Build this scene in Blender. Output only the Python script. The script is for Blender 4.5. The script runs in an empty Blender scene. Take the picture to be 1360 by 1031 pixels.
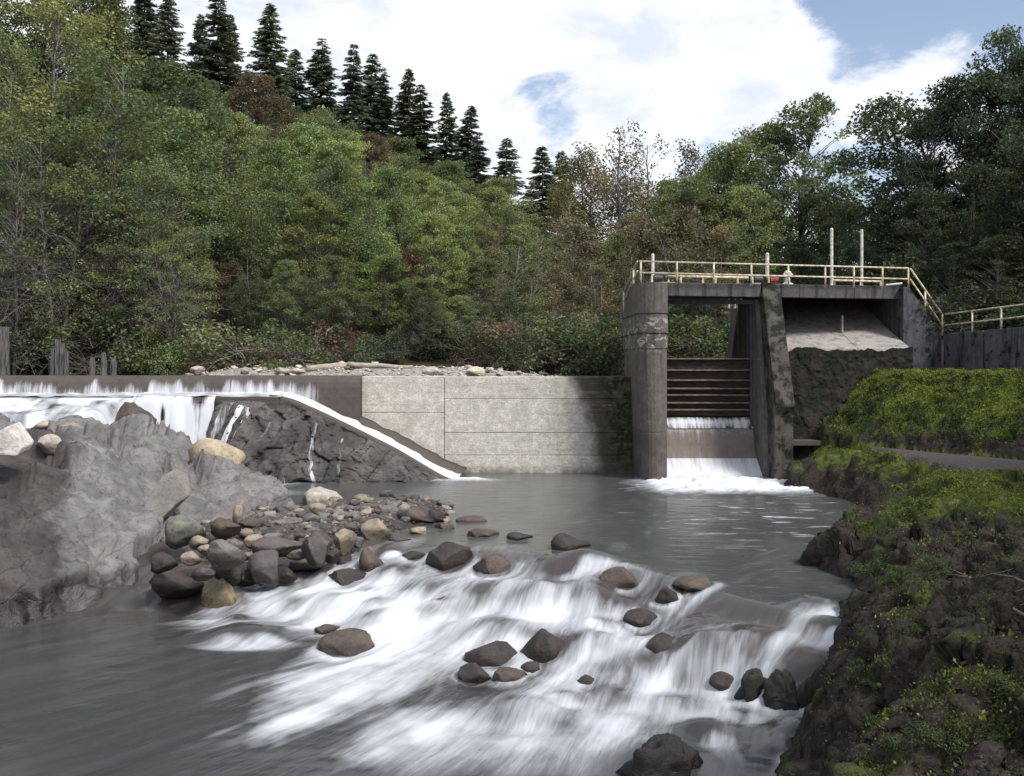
import bpy, math, random
import numpy as np
from mathutils import Vector, Matrix, Euler

sc = bpy.context.scene
R = math.radians
COL = sc.collection
F_PX, HU, HV, CAMZ = 1306.0, 680.0, 480.0, 6.0      # focal length in photo pixels, principal column, horizon row, eye height

# ------------------------------------------------------------------ camera
cam_d = bpy.data.cameras.new('camera')
cam_d.sensor_fit = 'HORIZONTAL'; cam_d.sensor_width = 36.0
cam_d.lens = 36.0 * F_PX / 1360.0
cam_d.shift_y = (HV - 515.5) / 1360.0
cam_d.clip_start = 0.1; cam_d.clip_end = 3000
cam = bpy.data.objects.new('camera', cam_d)
cam.location = (0, 0, CAMZ); cam.rotation_euler = (R(90), 0, 0)
COL.objects.link(cam); sc.camera = cam

# ------------------------------------------------------------------ light
SUN = Vector((0.60, -0.58, 0.90)).normalized()       # direction towards the sun
sun_d = bpy.data.lights.new('sun', 'SUN')
sun_d.energy = 2.6; sun_d.angle = R(14); sun_d.color = (1.0, 0.975, 0.95)
sun = bpy.data.objects.new('sun', sun_d)
sun.rotation_euler = SUN.to_track_quat('Z', 'Y').to_euler()
COL.objects.link(sun)

world = bpy.data.worlds.new('World'); sc.world = world; world.use_nodes = True
sc.view_settings.view_transform = 'Standard'
sc.view_settings.look = 'None'
sc.view_settings.gamma = 1.0
sc.view_settings.use_curve_mapping = False
sc.view_settings.exposure = 0.6
sc.render.engine = 'CYCLES'
try:
    sc.cycles.use_denoising = True
    sc.cycles.denoiser = 'OPENIMAGEDENOISE'
    sc.cycles.denoising_input_passes = 'RGB_ALBEDO_NORMAL'
    sc.cycles.max_bounces = 8; sc.cycles.transparent_max_bounces = 12
    sc.cycles.caustics_reflective = False; sc.cycles.caustics_refractive = False
except Exception:
    pass

# ------------------------------------------------------------------ node helper
class NT:
    def __init__(self, tree):
        self.t = tree; tree.nodes.clear()
    def n(self, typ, ins=None, **props):
        nd = self.t.nodes.new('ShaderNode' + typ)
        for k, v in props.items(): setattr(nd, k, v)
        for k, v in (ins or {}).items(): self.set(nd, k, v)
        return nd
    def set(self, nd, k, v):
        s = nd.inputs[k]
        if isinstance(v, bpy.types.NodeSocket): self.t.links.new(v, s)
        elif hasattr(v, 'outputs'): self.t.links.new(v.outputs[0], s)
        else:
            if s.type == 'RGBA' and len(v) == 3: v = (*v, 1)
            s.default_value = v
    def math(self, op, a, b=None, c=None, clamp=False):
        nd = self.n('Math', operation=op, use_clamp=clamp)
        for i, x in enumerate((a, b, c)):
            if x is not None: self.set(nd, i, x)
        return nd.outputs[0]
    def mix(self, fac, a, b, blend='MIX'):
        nd = self.n('Mix', data_type='RGBA', blend_type=blend)
        self.set(nd, 0, fac); self.set(nd, 6, a); self.set(nd, 7, b)
        return nd.outputs[2]
    def ramp(self, fac, lo, hi, a=0.0, b=1.0, smooth=True):
        nd = self.n('MapRange', interpolation_type='SMOOTHSTEP' if smooth else 'LINEAR')
        for k, v in zip((0, 1, 2, 3, 4), (fac, lo, hi, a, b)): self.set(nd, k, v)
        return nd.outputs[0]
    def noise(self, vec, scale, detail=4, rough=0.55, dist=0.0, lac=2.0):
        nd = self.n('TexNoise', {'Scale': scale, 'Detail': detail, 'Roughness': rough, 'Distortion': dist, 'Lacunarity': lac})
        if vec is not None: self.set(nd, 'Vector', vec)
        return nd.outputs[0]
    def vscale(self, vec, s, off=(0, 0, 0)):
        nd = self.n('Mapping', {'Scale': s, 'Location': off}); self.set(nd, 'Vector', vec)
        return nd.outputs[0]

# sky with drifting cloud
w = NT(world.node_tree)
tc = w.n('TexCoord')
dirv = tc.outputs['Generated']
sky = w.n('TexSky', sky_type='NISHITA', sun_disc=False, sun_elevation=math.asin(SUN.z), sun_rotation=math.atan2(SUN.x, SUN.y),
          air_density=1.0, dust_density=1.2, ozone_density=1.5, altitude=200)
sep = w.n('SeparateXYZ', {0: dirv})
zz = w.math('ADD', w.math('MAXIMUM', sep.outputs[2], 0.0), 0.22)
cmb = w.n('CombineXYZ', {0: w.math('DIVIDE', sep.outputs[0], zz), 1: w.math('DIVIDE', sep.outputs[1], zz), 2: 0.0})
cl1 = w.noise(w.vscale(dirv, (3.4, 3.4, 7.5), (3.1, 0.7, 1.9)), 1.0, 8, 0.6, 0.3)
cl2 = w.noise(w.vscale(dirv, (11, 11, 19), (1.3, 5.2, 0)), 1.0, 8, 0.66, 0.3)
cov = w.math('ADD', w.math('MULTIPLY', cl1, 0.66), w.math('MULTIPLY', cl2, 0.52))
def pxdir(u, v):
    d = Vector(((u - HU) / F_PX, 1.0, (HV - v) / F_PX)); return d.normalized()
for (u, v, rad, amt) in [(1290, 25, 7.2, -.24), (1140, 40, 3.5, -.16), (738, 135, 2.2, -.07), (1140, 200, 3.2, -.09), (690, 105, 1.5, -.02), (780, 60, 5, .05), (560, 30, 5, .05),
                         (560, 90, 2.0, -.07), (930, 190, 2.2, -.10), (600, 40, 6, .10), (900, 70, 6, .13), (640, 180, 3.2, .14), (1060, 130, 4.5, .20), (1250, 125, 4.5, .24), (1150, 105, 3.5, .16), (420, 30, 5, .08)]:
    d = pxdir(u, v)
    dot = w.n('VectorMath', {0: dirv, 1: tuple(d)}, operation='DOT_PRODUCT').outputs['Value']
    g = w.ramp(dot, math.cos(R(rad * 1.25)), math.cos(R(rad * 0.1)))
    cov = w.math('MULTIPLY_ADD', g, amt, cov)
cfac = w.ramp(cov, 0.50, 0.63)
shade = w.ramp(w.noise(w.vscale(dirv, (7, 7, 15), (7, 2, 0)), 1.0, 8, 0.62, 0.2), 0.36, 0.6, 0.0, 1.0)
ccol = w.mix(shade, (5.3, 5.75, 6.6), (7.3, 7.45, 7.75))
skyc = w.mix(1.0, sky.outputs[0], (1.5, 1.28, 1.16), 'MULTIPLY')
allc = w.mix(cfac, skyc, ccol)
bg = w.n('Background', {'Color': allc, 'Strength': 0.1})
w.n('OutputWorld', {'Surface': bg.outputs[0]})

# ------------------------------------------------------------------ noise (numpy)
def _h(ix, iy, iz, seed):
    h = (ix.astype(np.int64) * 374761393 + iy.astype(np.int64) * 668265263 + iz.astype(np.int64) * 2147483647 + seed * 1274126177) & 0xFFFFFFFF
    h = ((h ^ (h >> 13)) * 1274126177) & 0xFFFFFFFF
    h = ((h ^ (h >> 16)) * 2246822519) & 0xFFFFFFFF
    h = h ^ (h >> 15)
    return (h & 0xFFFFFF) / float(0xFFFFFF)
def vnoise(x, y, z=None, seed=0):
    x = np.asarray(x, float); y = np.asarray(y, float)
    z = np.zeros_like(x) if z is None else np.asarray(z, float)
    ix, iy, iz = np.floor(x), np.floor(y), np.floor(z)
    fx, fy, fz = x - ix, y - iy, z - iz
    s = lambda t: t * t * t * (t * (t * 6 - 15) + 10)
    fx, fy, fz = s(fx), s(fy), s(fz)
    out = 0
    for a in (0, 1):
        for b in (0, 1):
            for c in (0, 1):
                wgt = (fx if a else 1 - fx) * (fy if b else 1 - fy) * (fz if c else 1 - fz)
                out = out + wgt * _h(ix + a, iy + b, iz + c, seed)
    return out * 2 - 1
def fbm(x, y, z=None, oct=4, seed=0, gain=0.5):
    out = 0; amp = 1; f = 1; tot = 0
    for o in range(oct):
        out = out + amp * vnoise(x * f, y * f, None if z is None else z * f, seed + o * 17); tot += amp
        amp *= gain; f *= 2.03
    return out / tot
def ridged(x, y, z=None, oct=4, seed=0):
    out = 0; amp = 1; f = 1; tot = 0
    for o in range(oct):
        out = out + amp * (1 - np.abs(vnoise(x * f, y * f, None if z is None else z * f, seed + o * 31)) * 2); tot += amp
        amp *= 0.5; f *= 2.07
    return out / tot
def facets(x, y, z, seed=0, h=0.45, tl=1.7):
    """cellular blocks: value of the nearest cell tilted as a plane, and the closeness of the cell border"""
    ix, iy, iz = np.floor(x), np.floor(y), np.floor(z)
    d1 = np.full(x.shape, 9.0); d2 = d1.copy(); val = np.zeros(x.shape)
    for a in (-1, 0, 1):
        for b in (-1, 0, 1):
            for c in (-1, 0, 1):
                jx, jy, jz = ix + a, iy + b, iz + c
                px = x - jx - _h(jx, jy, jz, seed); py = y - jy - _h(jx, jy, jz, seed + 1); pz = z - jz - _h(jx, jy, jz, seed + 2)
                d = px * px + py * py + pz * pz
                h0 = _h(jx, jy, jz, seed + 3) * 2 - 1
                v = h * h0 + tl * px * (_h(jx, jy, jz, seed + 4) * 2 - 1) + tl * py * (_h(jx, jy, jz, seed + 5) * 2 - 1) + tl * pz * (_h(jx, jy, jz, seed + 6) * 2 - 1)
                near = d < d1
                d2 = np.where(near, d1, np.minimum(d2, d))
                val = np.where(near, v, val); d1 = np.where(near, d, d1)
    return val, np.sqrt(d2) - np.sqrt(d1)
def sstep(a, b, x):
    t = np.clip((np.asarray(x, float) - a) / (b - a), 0, 1); return t * t * (3 - 2 * t)

# ------------------------------------------------------------------ mesh helpers
def mesh_np(name, verts, faces, mat=None, smooth=False):
    verts = np.asarray(verts, np.float32); faces = np.asarray(faces, np.int32)
    me = bpy.data.meshes.new(name)
    k = faces.shape[1]
    me.vertices.add(len(verts)); me.vertices.foreach_set('co', verts.ravel())
    me.loops.add(faces.size); me.loops.foreach_set('vertex_index', faces.ravel())
    me.polygons.add(len(faces)); me.polygons.foreach_set('loop_start', np.arange(0, faces.size, k, dtype=np.int32))
    if smooth: me.polygons.foreach_set('use_smooth', np.ones(len(faces), bool))
    me.update(calc_edges=True)
    if mat: me.materials.append(mat)
    return me
def link(name, me, parent=None, **props):
    o = bpy.data.objects.new(name, me); COL.objects.link(o)
    if parent: o.parent = parent
    for k, v in props.items(): o[k] = v
    return o
def attr(me, name, vals):
    a = me.attributes.new(name, 'FLOAT', 'POINT'); a.data.foreach_set('value', np.asarray(vals, np.float32).ravel())
def grid_faces(nr, nc):
    i = np.arange(nr - 1)[:, None] * nc + np.arange(nc - 1)[None, :]
    return np.stack([i, i + 1, i + nc + 1, i + nc], -1).reshape(-1, 4)
class MB:
    """collects boxes, prisms, tubes into one mesh"""
    def __init__(self): self.v = []; self.f = []
    def add(self, vs, fs):
        b = len(self.v); self.v += [tuple(p) for p in vs]; self.f += [[b + i for i in f] for f in fs]; return self
    def box(self, x0, x1, y0, y1, z0, z1):
        return self.add([(x0, y0, z0), (x1, y0, z0), (x1, y1, z0), (x0, y1, z0), (x0, y0, z1), (x1, y0, z1), (x1, y1, z1), (x0, y1, z1)],
                 [(0, 3, 2, 1), (4, 5, 6, 7), (0, 1, 5, 4), (1, 2, 6, 5), (2, 3, 7, 6), (3, 0, 4, 7)])
    def hexa(self, b4, t4):
        return self.add(list(b4) + list(t4), [(0, 3, 2, 1), (4, 5, 6, 7), (0, 1, 5, 4), (1, 2, 6, 5), (2, 3, 7, 6), (3, 0, 4, 7)])
    def prism(self, pts, off):
        """polygon pts (3D) swept by off"""
        n = len(pts); off = Vector(off)
        return self.add([Vector(p) for p in pts] + [Vector(p) + off for p in pts],
                        [list(range(n))[::-1], list(range(n, 2 * n))] + [(i, (i + 1) % n, n + (i + 1) % n, n + i) for i in range(n)])
    def tube(self, pts, rad, n=8, cap=True):
        pts = [Vector(p) for p in pts]; rads = rad if hasattr(rad, '__len__') else [rad] * len(pts)
        vs = []; fs = []; ref = None
        for i, p in enumerate(pts):
            d = (pts[min(i + 1, len(pts) - 1)] - pts[max(i - 1, 0)]).normalized()
            if ref is None: ref = d.orthogonal().normalized()
            a = (ref - d * ref.dot(d)).normalized(); ref = a; b = d.cross(a)
            for k in range(n):
                t = 2 * math.pi * k / n
                vs.append(p + (a * math.cos(t) + b * math.sin(t)) * rads[i])
        for i in range(len(pts) - 1):
            for k in range(n):
                fs.append((i * n + k, i * n + (k + 1) % n, (i + 1) * n + (k + 1) % n, (i + 1) * n + k))
        if cap: fs.append(list(range(n))[::-1]); fs.append([(len(pts) - 1) * n + k for k in range(n)])
        return self.add(vs, fs)
    def lathe(self, cx, cy, prof, n=16):
        vs = [(cx + r * math.cos(2 * math.pi * k / n), cy + r * math.sin(2 * math.pi * k / n), z) for r, z in prof for k in range(n)]
        fs = [(i * n + k, i * n + (k + 1) % n, (i + 1) * n + (k + 1) % n, (i + 1) * n + k) for i in range(len(prof) - 1) for k in range(n)]
        fs += [list(range(n))[::-1], [(len(prof) - 1) * n + k for k in range(n)]]
        return self.add(vs, fs)
    def build(self, name, mat, parent=None, bevel=0.0, smooth=False, seg=2, **props):
        me = bpy.data.meshes.new(name); me.from_pydata(self.v, [], self.f); me.materials.append(mat)
        if smooth: me.polygons.foreach_set('use_smooth', np.ones(len(me.polygons), bool))
        me.update()
        o = link(name, me, parent, **props)
        if bevel:
            m = o.modifiers.new('bevel', 'BEVEL'); m.width = bevel; m.segments = seg; m.limit_method = 'ANGLE'; m.angle_limit = R(30)
        return o
def thing(name, label, cat, loc=(0, 0, 0), group=None):
    o = bpy.data.objects.new(name, None); COL.objects.link(o)
    o.location = loc; o['label'] = label; o['category'] = cat
    o.empty_display_size = 0.3
    if group: o['group'] = group
    return o
def tag(o, label, cat, group=None):
    o['label'] = label; o['category'] = cat
    if group: o['group'] = group
    return o
def W(u, v, Y):      # the place at distance Y that stands at this spot of the view
    return Vector(((u - HU) * Y / F_PX, Y, CAMZ - (v - HV) * Y / F_PX))
def onz(u, v, z):    # the place at height z
    Y = (CAMZ - z) * F_PX / (v - HV); return Vector(((u - HU) * Y / F_PX, Y, z))
def poly_sd(px, py, poly, closed=False):
    """signed distance to a polyline; positive on its left-hand side"""
    best = np.full(px.shape, 1e9); sgn = np.ones(px.shape)
    n = len(poly)
    for i in range(n if closed else n - 1):
        ax, ay = poly[i]; bx, by = poly[(i + 1) % n]
        dx, dy = bx - ax, by - ay
        t = ((px - ax) * dx + (py - ay) * dy) / (dx * dx + dy * dy)
        tc_ = np.clip(t, 0, 1)
        qx, qy = px - ax - tc_ * dx, py - ay - tc_ * dy
        d = qx * qx + qy * qy
        cr = dx * (py - ay) - dy * (px - ax)
        # prefer the segment facing the point at shared vertices
        m = d < best - 1e-9
        best = np.where(m, d, best); sgn = np.where(m, np.sign(cr), sgn)
    return np.sqrt(best) * np.where(sgn == 0, 1, sgn)
def in_poly(px, py, poly):
    c = np.zeros(px.shape, bool); n = len(poly)
    for i in range(n):
        ax, ay = poly[i]; bx, by = poly[(i + 1) % n]
        hit = ((ay > py) != (by > py)) & (px < (bx - ax) * (py - ay) / ((by - ay) if by != ay else 1e-9) + ax)
        c ^= hit
    return c
def region_sd(px, py, poly):
    d = np.abs(poly_sd(px, py, poly, True)); return np.where(in_poly(px, py, poly), d, -d)

# ------------------------------------------------------------------ materials
def newmat(name):
    m = bpy.data.materials.new(name); m.use_nodes = True; return m, NT(m.node_tree)
def finish(nt, col, rough=0.8, bump=None, bstr=0.4, bdist=0.03, spec=0.3, extra=None):
    ins = {'Base Color': col, 'Roughness': rough, 'Specular IOR Level': spec}
    if bump is not None:
        b = nt.n('Bump', {'Height': bump, 'Strength': bstr, 'Distance': bdist}); ins['Normal'] = b.outputs[0]
    p = nt.n('BsdfPrincipled', ins)
    nt.n('OutputMaterial', {'Surface': p.outputs[0]})
    return p

def concrete(name, base, dark, streak=0.6, moss=0.0, pebble=0.25, mottling=0.5, mosscol=(0.045, 0.06, 0.025)):
    m, t = newmat(name)
    pos = t.n('NewGeometry').outputs['Position']
    big = t.noise(pos, 0.55, 5, 0.6)
    mid = t.noise(pos, 3.2, 5, 0.65)
    fine = t.noise(pos, 26, 3, 0.6)
    st = t.noise(t.vscale(pos, (2.6, 2.6, 0.22)), 1.0, 5, 0.65)
    st2 = t.noise(t.vscale(pos, (9, 9, 0.5)), 1.0, 3, 0.6)
    c = t.mix(t.ramp(mid, 0.35, 0.68), tuple(x * (1 - .22 * mottling) for x in base), tuple(min(1, x * (1 + .2 * mottling)) for x in base))
    c = t.mix(t.math('MULTIPLY', t.ramp(st, 0.47, 0.72), streak), c, dark)
    c = t.mix(t.math('MULTIPLY', t.ramp(st2, 0.52, 0.75), streak * 0.5), c, dark)
    c = t.mix(t.math('MULTIPLY', t.ramp(big, 0.5, 0.75), 0.45), c, dark)
    pb = t.n('TexVoronoi', {'Vector': pos, 'Scale': 16.0}, feature='F1').outputs['Distance']
    c = t.mix(t.math('MULTIPLY', t.ramp(pb, 0.3, 0.62), pebble), c, tuple(x * 0.35 for x in base))
    c = t.mix(t.math('MULTIPLY', t.ramp(fine, 0.55, 0.8), 0.35), c, tuple(x * 0.5 for x in base))
    if moss:
        mm = t.ramp(t.noise(pos, 1.6, 6, 0.68), 0.62 - 0.3 * moss, 0.72 - 0.22 * moss)
        c = t.mix(mm, c, t.mix(t.ramp(t.noise(pos, 9, 4, 0.6), .35, .65), tuple(x * .35 for x in mosscol), mosscol))
    hgt = t.math('ADD', t.math('MULTIPLY', mid, 0.6), t.math('MULTIPLY', t.math('SUBTRACT', fine, pb), 0.35))
    finish(t, c, 0.85, hgt, 0.6, 0.04, 0.25)
    return m
M = {}
M['wall'] = concrete('pale weathered concrete', (0.45, 0.405, 0.335), (0.25, 0.215, 0.17), 0.35, 0, 0.42, 0.6)
M['pier'] = concrete('grey concrete', (0.148, 0.130, 0.117), (0.042, 0.038, 0.037), 0.8, 0, 0.25, 0.9)
M['pier_moss'] = concrete('mossy grey concrete', (0.118, 0.108, 0.096), (0.03, 0.028, 0.026), 0.8, 0.62, 0.4, 1.0, (0.02, 0.022, 0.014))
M['deck'] = concrete('stained deck concrete', (0.115, 0.105, 0.105), (0.022, 0.021, 0.022), 0.95, 0, 0.2, 0.8)
M['light_face'] = concrete('light smooth concrete', (0.36, 0.335, 0.31), (0.12, 0.107, 0.098), 0.9, 0, 0.05, 0.5)
M['rubble'] = concrete('rough dark mossy concrete', (0.048, 0.040, 0.034), (0.010, 0.009, 0.008), 1.0, 0.75, 0.7, 1.3, (0.016, 0.019, 0.011))
M['wing'] = concrete('blue grey damp concrete', (0.105, 0.104, 0.115), (0.014, 0.014, 0.017), 1.25, 0.3, 0.2, 1.0, (0.012, 0.015, 0.01))
M['wet'] = concrete('wet brown concrete', (0.098, 0.083, 0.072), (0.06, 0.05, 0.043), 0.3, 0, 0.1, 0.4)
M['weir'] = concrete('wet weir concrete', (0.20, 0.165, 0.145), (0.13, 0.105, 0.09), 0.4, 0, 0.05, 0.4)

def spalled():
    m = M['pier'].copy(); t = NT.__new__(NT); t.t = m.node_tree
    p = [n for n in m.node_tree.nodes if n.type == 'BSDF_PRINCIPLED'][0]; old = p.inputs['Base Color'].links[0].from_socket
    pos = t.n('NewGeometry').outputs['Position']; z = t.n('SeparateXYZ', {0: pos}).outputs[2]
    band = t.math('MULTIPLY', t.ramp(z, 6.3, 6.8), t.ramp(z, 7.9, 8.5, 1.0, 0.0))
    n = t.noise(t.vscale(pos, (2.2, 2.2, 3.4)), 1.0, 6, 0.7, 0.6)
    f = t.math('MULTIPLY', band, t.ramp(n, 0.53, 0.6))
    c = t.mix(f, old, (0.38, 0.34, 0.31))
    dk = t.math('MULTIPLY', t.ramp(z, 2.0, 2.9, 1.0, 0.0), 0.55); c = t.mix(t.math('MULTIPLY', dk, t.ramp(t.noise(pos, 1.2, 5), .3, .6)), c, (0.05, 0.044, 0.04))
    t.set(p, 'Base Color', c); return m
M['pier_spalled'] = spalled()
# wall darkening past a slanted edge at its gate end, with mossy blotches
def wall_mat():
    m = concrete('pale concrete with dark end', (0.66, 0.62, 0.55), (0.40, 0.36, 0.305), 0.3, 0, 0.32, 0.8)
    t = NT.__new__(NT); t.t = m.node_tree
    p = [n for n in m.node_tree.nodes if n.type == 'BSDF_PRINCIPLED'][0]
    old = p.inputs['Base Color'].links[0].from_socket
    pos = t.n('NewGeometry').outputs['Position']
    s = t.n('SeparateXYZ', {0: pos})
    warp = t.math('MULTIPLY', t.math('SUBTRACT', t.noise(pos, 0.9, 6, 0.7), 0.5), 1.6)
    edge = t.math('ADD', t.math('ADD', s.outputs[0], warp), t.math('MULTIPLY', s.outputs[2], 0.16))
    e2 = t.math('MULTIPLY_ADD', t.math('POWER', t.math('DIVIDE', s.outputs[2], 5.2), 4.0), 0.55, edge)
    damp = t.ramp(e2, 4.05, 5.1)  # share of dark brown, rising towards the gate end
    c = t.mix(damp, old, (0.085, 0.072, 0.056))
    hb = t.noise(t.vscale(pos, (0.35, 0.35, 6.0)), 1.0, 6, 0.7, 0.3); c = t.mix(t.math('MULTIPLY', t.ramp(hb, 0.5, 0.68), 0.55), c, (0.30, 0.265, 0.22)); pit = t.noise(t.vscale(pos, (3, 3, 9)), 1.6, 5, 0.7); c = t.mix(t.math('MULTIPLY', t.ramp(pit, 0.56, 0.66), 0.6), c, (0.22, 0.19, 0.155))
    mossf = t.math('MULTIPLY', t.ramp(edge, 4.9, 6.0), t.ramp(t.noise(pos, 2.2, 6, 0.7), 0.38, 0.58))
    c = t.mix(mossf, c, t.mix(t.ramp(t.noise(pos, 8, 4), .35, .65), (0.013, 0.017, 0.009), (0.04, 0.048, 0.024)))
    low = t.ramp(s.outputs[2], 0.0, 0.5, 1.0, 0.0)
    low = t.math('MULTIPLY', low, t.ramp(t.noise(pos, 1.5, 5), 0.3, 0.6))
    c = t.mix(t.math('MULTIPLY', low, 0.7), c, (0.11, 0.09, 0.07))
    t.set(p, 'Base Color', c)
    return m
M['wall_dark_end'] = wall_mat()

def rock_mat(name, base, dark, light, wetz=None, scale=1.0, moss=0.0, cracks=0.6, objcol=False, rough=0.75, mosscol=(0.035, 0.05, 0.012)):
    m, t = newmat(name)
    g = t.n('NewGeometry'); pos = g.outputs['Position']
    if objcol:
        oi = t.n('ObjectInfo')
        tcd = t.n('TexCoord')
        lp = t.n('VectorMath', {0: pos, 1: t.n('VectorMath', {0: t.n('CombineXYZ', {0: oi.outputs['Random'], 1: oi.outputs['Random'], 2: 0.3}).outputs[0], 'Scale': 40.0}, operation='SCALE').outputs[0]}, operation='ADD').outputs[0]
        basec = oi.outputs['Color']
        darkc = t.mix(1.0, basec, (0.38, 0.36, 0.35), 'MULTIPLY'); lightc = t.mix(1.0, basec, (1.55, 1.5, 1.42), 'MULTIPLY')
    else:
        lp = pos; basec, darkc, lightc = base, dark, light
    n1 = t.noise(lp, 0.9 * scale, 6, 0.62, 0.4)
    n2 = t.noise(lp, 5.5 * scale, 6, 0.66)
    n3 = t.noise(t.vscale(lp, (3.5, 3.5, 9)), 1.3 * scale, 5, 0.6, 0.8)
    c = t.mix(t.ramp(n1, 0.36, 0.66), basec, lightc)
    c = t.mix(t.math('MULTIPLY', t.ramp(n2, 0.48, 0.75), 0.75), c, darkc)
    c = t.mix(t.math('MULTIPLY', t.ramp(n3, 0.55, 0.75), 0.5), c, darkc)
    lpr = t.n('VectorRotate', {'Vector': lp, 'Angle': 0.65}, rotation_type='Y_AXIS').outputs[0]
    vor = t.n('TexVoronoi', {'Vector': t.n('VectorMath', {0: t.vscale(lpr, (0.8, 0.8, 2.0)), 1: t.n('VectorMath', {0: t.n('TexNoise', {'Vector': lp, 'Scale': 2.6, 'Detail': 5.0}).outputs['Color'], 'Scale': 0.35}, operation='SCALE').outputs[0]}, operation='ADD').outputs[0], 'Scale': 0.75 * scale}, feature='DISTANCE_TO_EDGE').outputs['Distance']
    cr = t.math('MULTIPLY', t.math('MULTIPLY', t.ramp(vor, 0.0, 0.03, 1.0, 0.0), t.ramp(n1, 0.4, 0.6)), cracks)
    c = t.mix(cr, c, darkc)
    if moss:
        nz = t.n('SeparateXYZ', {0: g.outputs['Normal']}).outputs[2]
        mf = t.math('MULTIPLY', t.ramp(nz, 0.15, 0.7), t.ramp(t.noise(lp, 1.4, 6, 0.68), 0.62 - 0.25 * moss, 0.7 - 0.2 * moss))
        c = t.mix(mf, c, t.mix(t.ramp(t.noise(lp, 12, 4), .3, .7), tuple(x * .4 for x in mosscol), mosscol))
    rg = rough
    if objcol:
        oz = t.n('SeparateXYZ', {0: tcd.outputs['Object']}).outputs[2]
        wetb = t.ramp(t.math('MULTIPLY_ADD', t.math('SUBTRACT', n1, 0.5), 0.7, oz), 0.05, 0.42, 1.0, 0.0)
        c = t.mix(wetb, c, t.mix(1.0, c, (0.45, 0.43, 0.42), 'MULTIPLY')); rg = t.ramp(wetb, 0, 1, rough, 0.3)
    if wetz is not None:
        z = t.n('SeparateXYZ', {0: pos}).outputs[2]
        wet = t.ramp(t.math('MULTIPLY_ADD', t.math('SUBTRACT', n1, 0.5), 0.8, z), wetz, wetz + 0.45, 1.0, 0.0)
        c = t.mix(wet, c, t.mix(1.0, c, (0.33, 0.31, 0.30), 'MULTIPLY'))
        rg = t.ramp(wet, 0, 1, rough, 0.32)
    grit = t.noise(lp, 24 * scale, 4, 0.65); c = t.mix(t.math('MULTIPLY', t.ramp(grit, 0.5, 0.7), 0.45), c, t.mix(1.0, c, (0.5, 0.48, 0.47), 'MULTIPLY'))
    h = t.math('ADD', t.math('MULTIPLY_ADD', grit, 0.3, t.math('MULTIPLY', n2, 0.5)), t.math('ADD', t.math('MULTIPLY', n3, 0.35), t.math('MULTIPLY', cr, -0.5)))
    finish(t, c, rg, h, 0.75, 0.07, 0.35)
    return m
M['outcrop'] = rock_mat('grey fractured rock', (0.128, 0.122, 0.120), (0.036, 0.033, 0.033), (0.225, 0.215, 0.207), -0.75, 0.8, 0, 0.38)
M['outcrop_dark'] = rock_mat('dark brown rock', (0.048, 0.043, 0.041), (0.015, 0.013, 0.013), (0.125, 0.115, 0.106), -0.3, 0.8, 0, 0.6)
M['boulder'] = rock_mat('river boulder', None, None, None, None, 1.8, 0, 0.12, True, 0.62)
M['ground'] = rock_mat('forest floor', (0.035, 0.03, 0.02), (0.015, 0.012, 0.009), (0.05, 0.05, 0.025), None, 1.0, 0, 0.1)
M['bed'] = rock_mat('gravel bed', (0.13, 0.12, 0.11), (0.04, 0.036, 0.033), (0.24, 0.225, 0.20), 0.15, 3.0, 0, 0.5)
M['upper_gravel'] = rock_mat('pale gravel', (0.26, 0.24, 0.215), (0.08, 0.07, 0.06), (0.42, 0.39, 0.35), None, 4.0, 0, 0.5)

def simple(name, base, rough=0.6, var=0.25, scale=6.0, dark=None, spec=0.3, bstr=0.2, stretch=(1, 1, 1)):
    m, t = newmat(name)
    pos = t.n('NewGeometry').outputs['Position']
    n = t.noise(t.vscale(pos, stretch), scale, 5, 0.62)
    c = t.mix(t.ramp(n, 0.35, 0.7), tuple(min(1, x * (1 + var)) for x in base), dark or tuple(x * (1 - var) for x in base))
    finish(t, c, rough, n, bstr, 0.02, spec)
    return m
M['rail'] = simple('weathered cream paint', (0.62, 0.56, 0.40), 0.55, 0.18, 5.0, (0.33, 0.26, 0.16))
M['white'] = simple('chalky white paint', (0.66, 0.64, 0.60), 0.6, 0.12, 6.0, (0.40, 0.37, 0.33))
M['log'] = simple('wet brown timber', (0.045, 0.034, 0.028), 0.7, 0.4, 2.0, (0.014, 0.011, 0.010), 0.3, 0.5, (1, 6, 6))
M['log_top'] = simple('bleached timber edge', (0.17, 0.125, 0.10), 0.75, 0.3, 3.0, (0.06, 0.043, 0.034), 0.3, 0.4, (1, 6, 6))
M['drift'] = simple('bleached driftwood', (0.40, 0.35, 0.285), 0.8, 0.2, 3.0, (0.22, 0.18, 0.14), 0.2, 0.5, (2, 8, 8))
M['plank'] = simple('grey weathered timber', (0.12, 0.113, 0.11), 0.85, 0.3, 2.0, (0.028, 0.025, 0.025), 0.2, 0.6, (7, 7, 0.7))
M['steel'] = simple('dark steel guide', (0.05, 0.06, 0.075), 0.45, 0.3, 3.0, (0.03, 0.03, 0.035), 0.5)
M['rust'] = simple('rusty iron', (0.10, 0.045, 0.028), 0.8, 0.4, 8.0)
M['red'] = simple('faded red paint', (0.22, 0.05, 0.035), 0.6, 0.3, 8.0)
M['stick'] = simple('dead grey wood', (0.15, 0.13, 0.115), 0.9, 0.3, 6.0)

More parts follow.
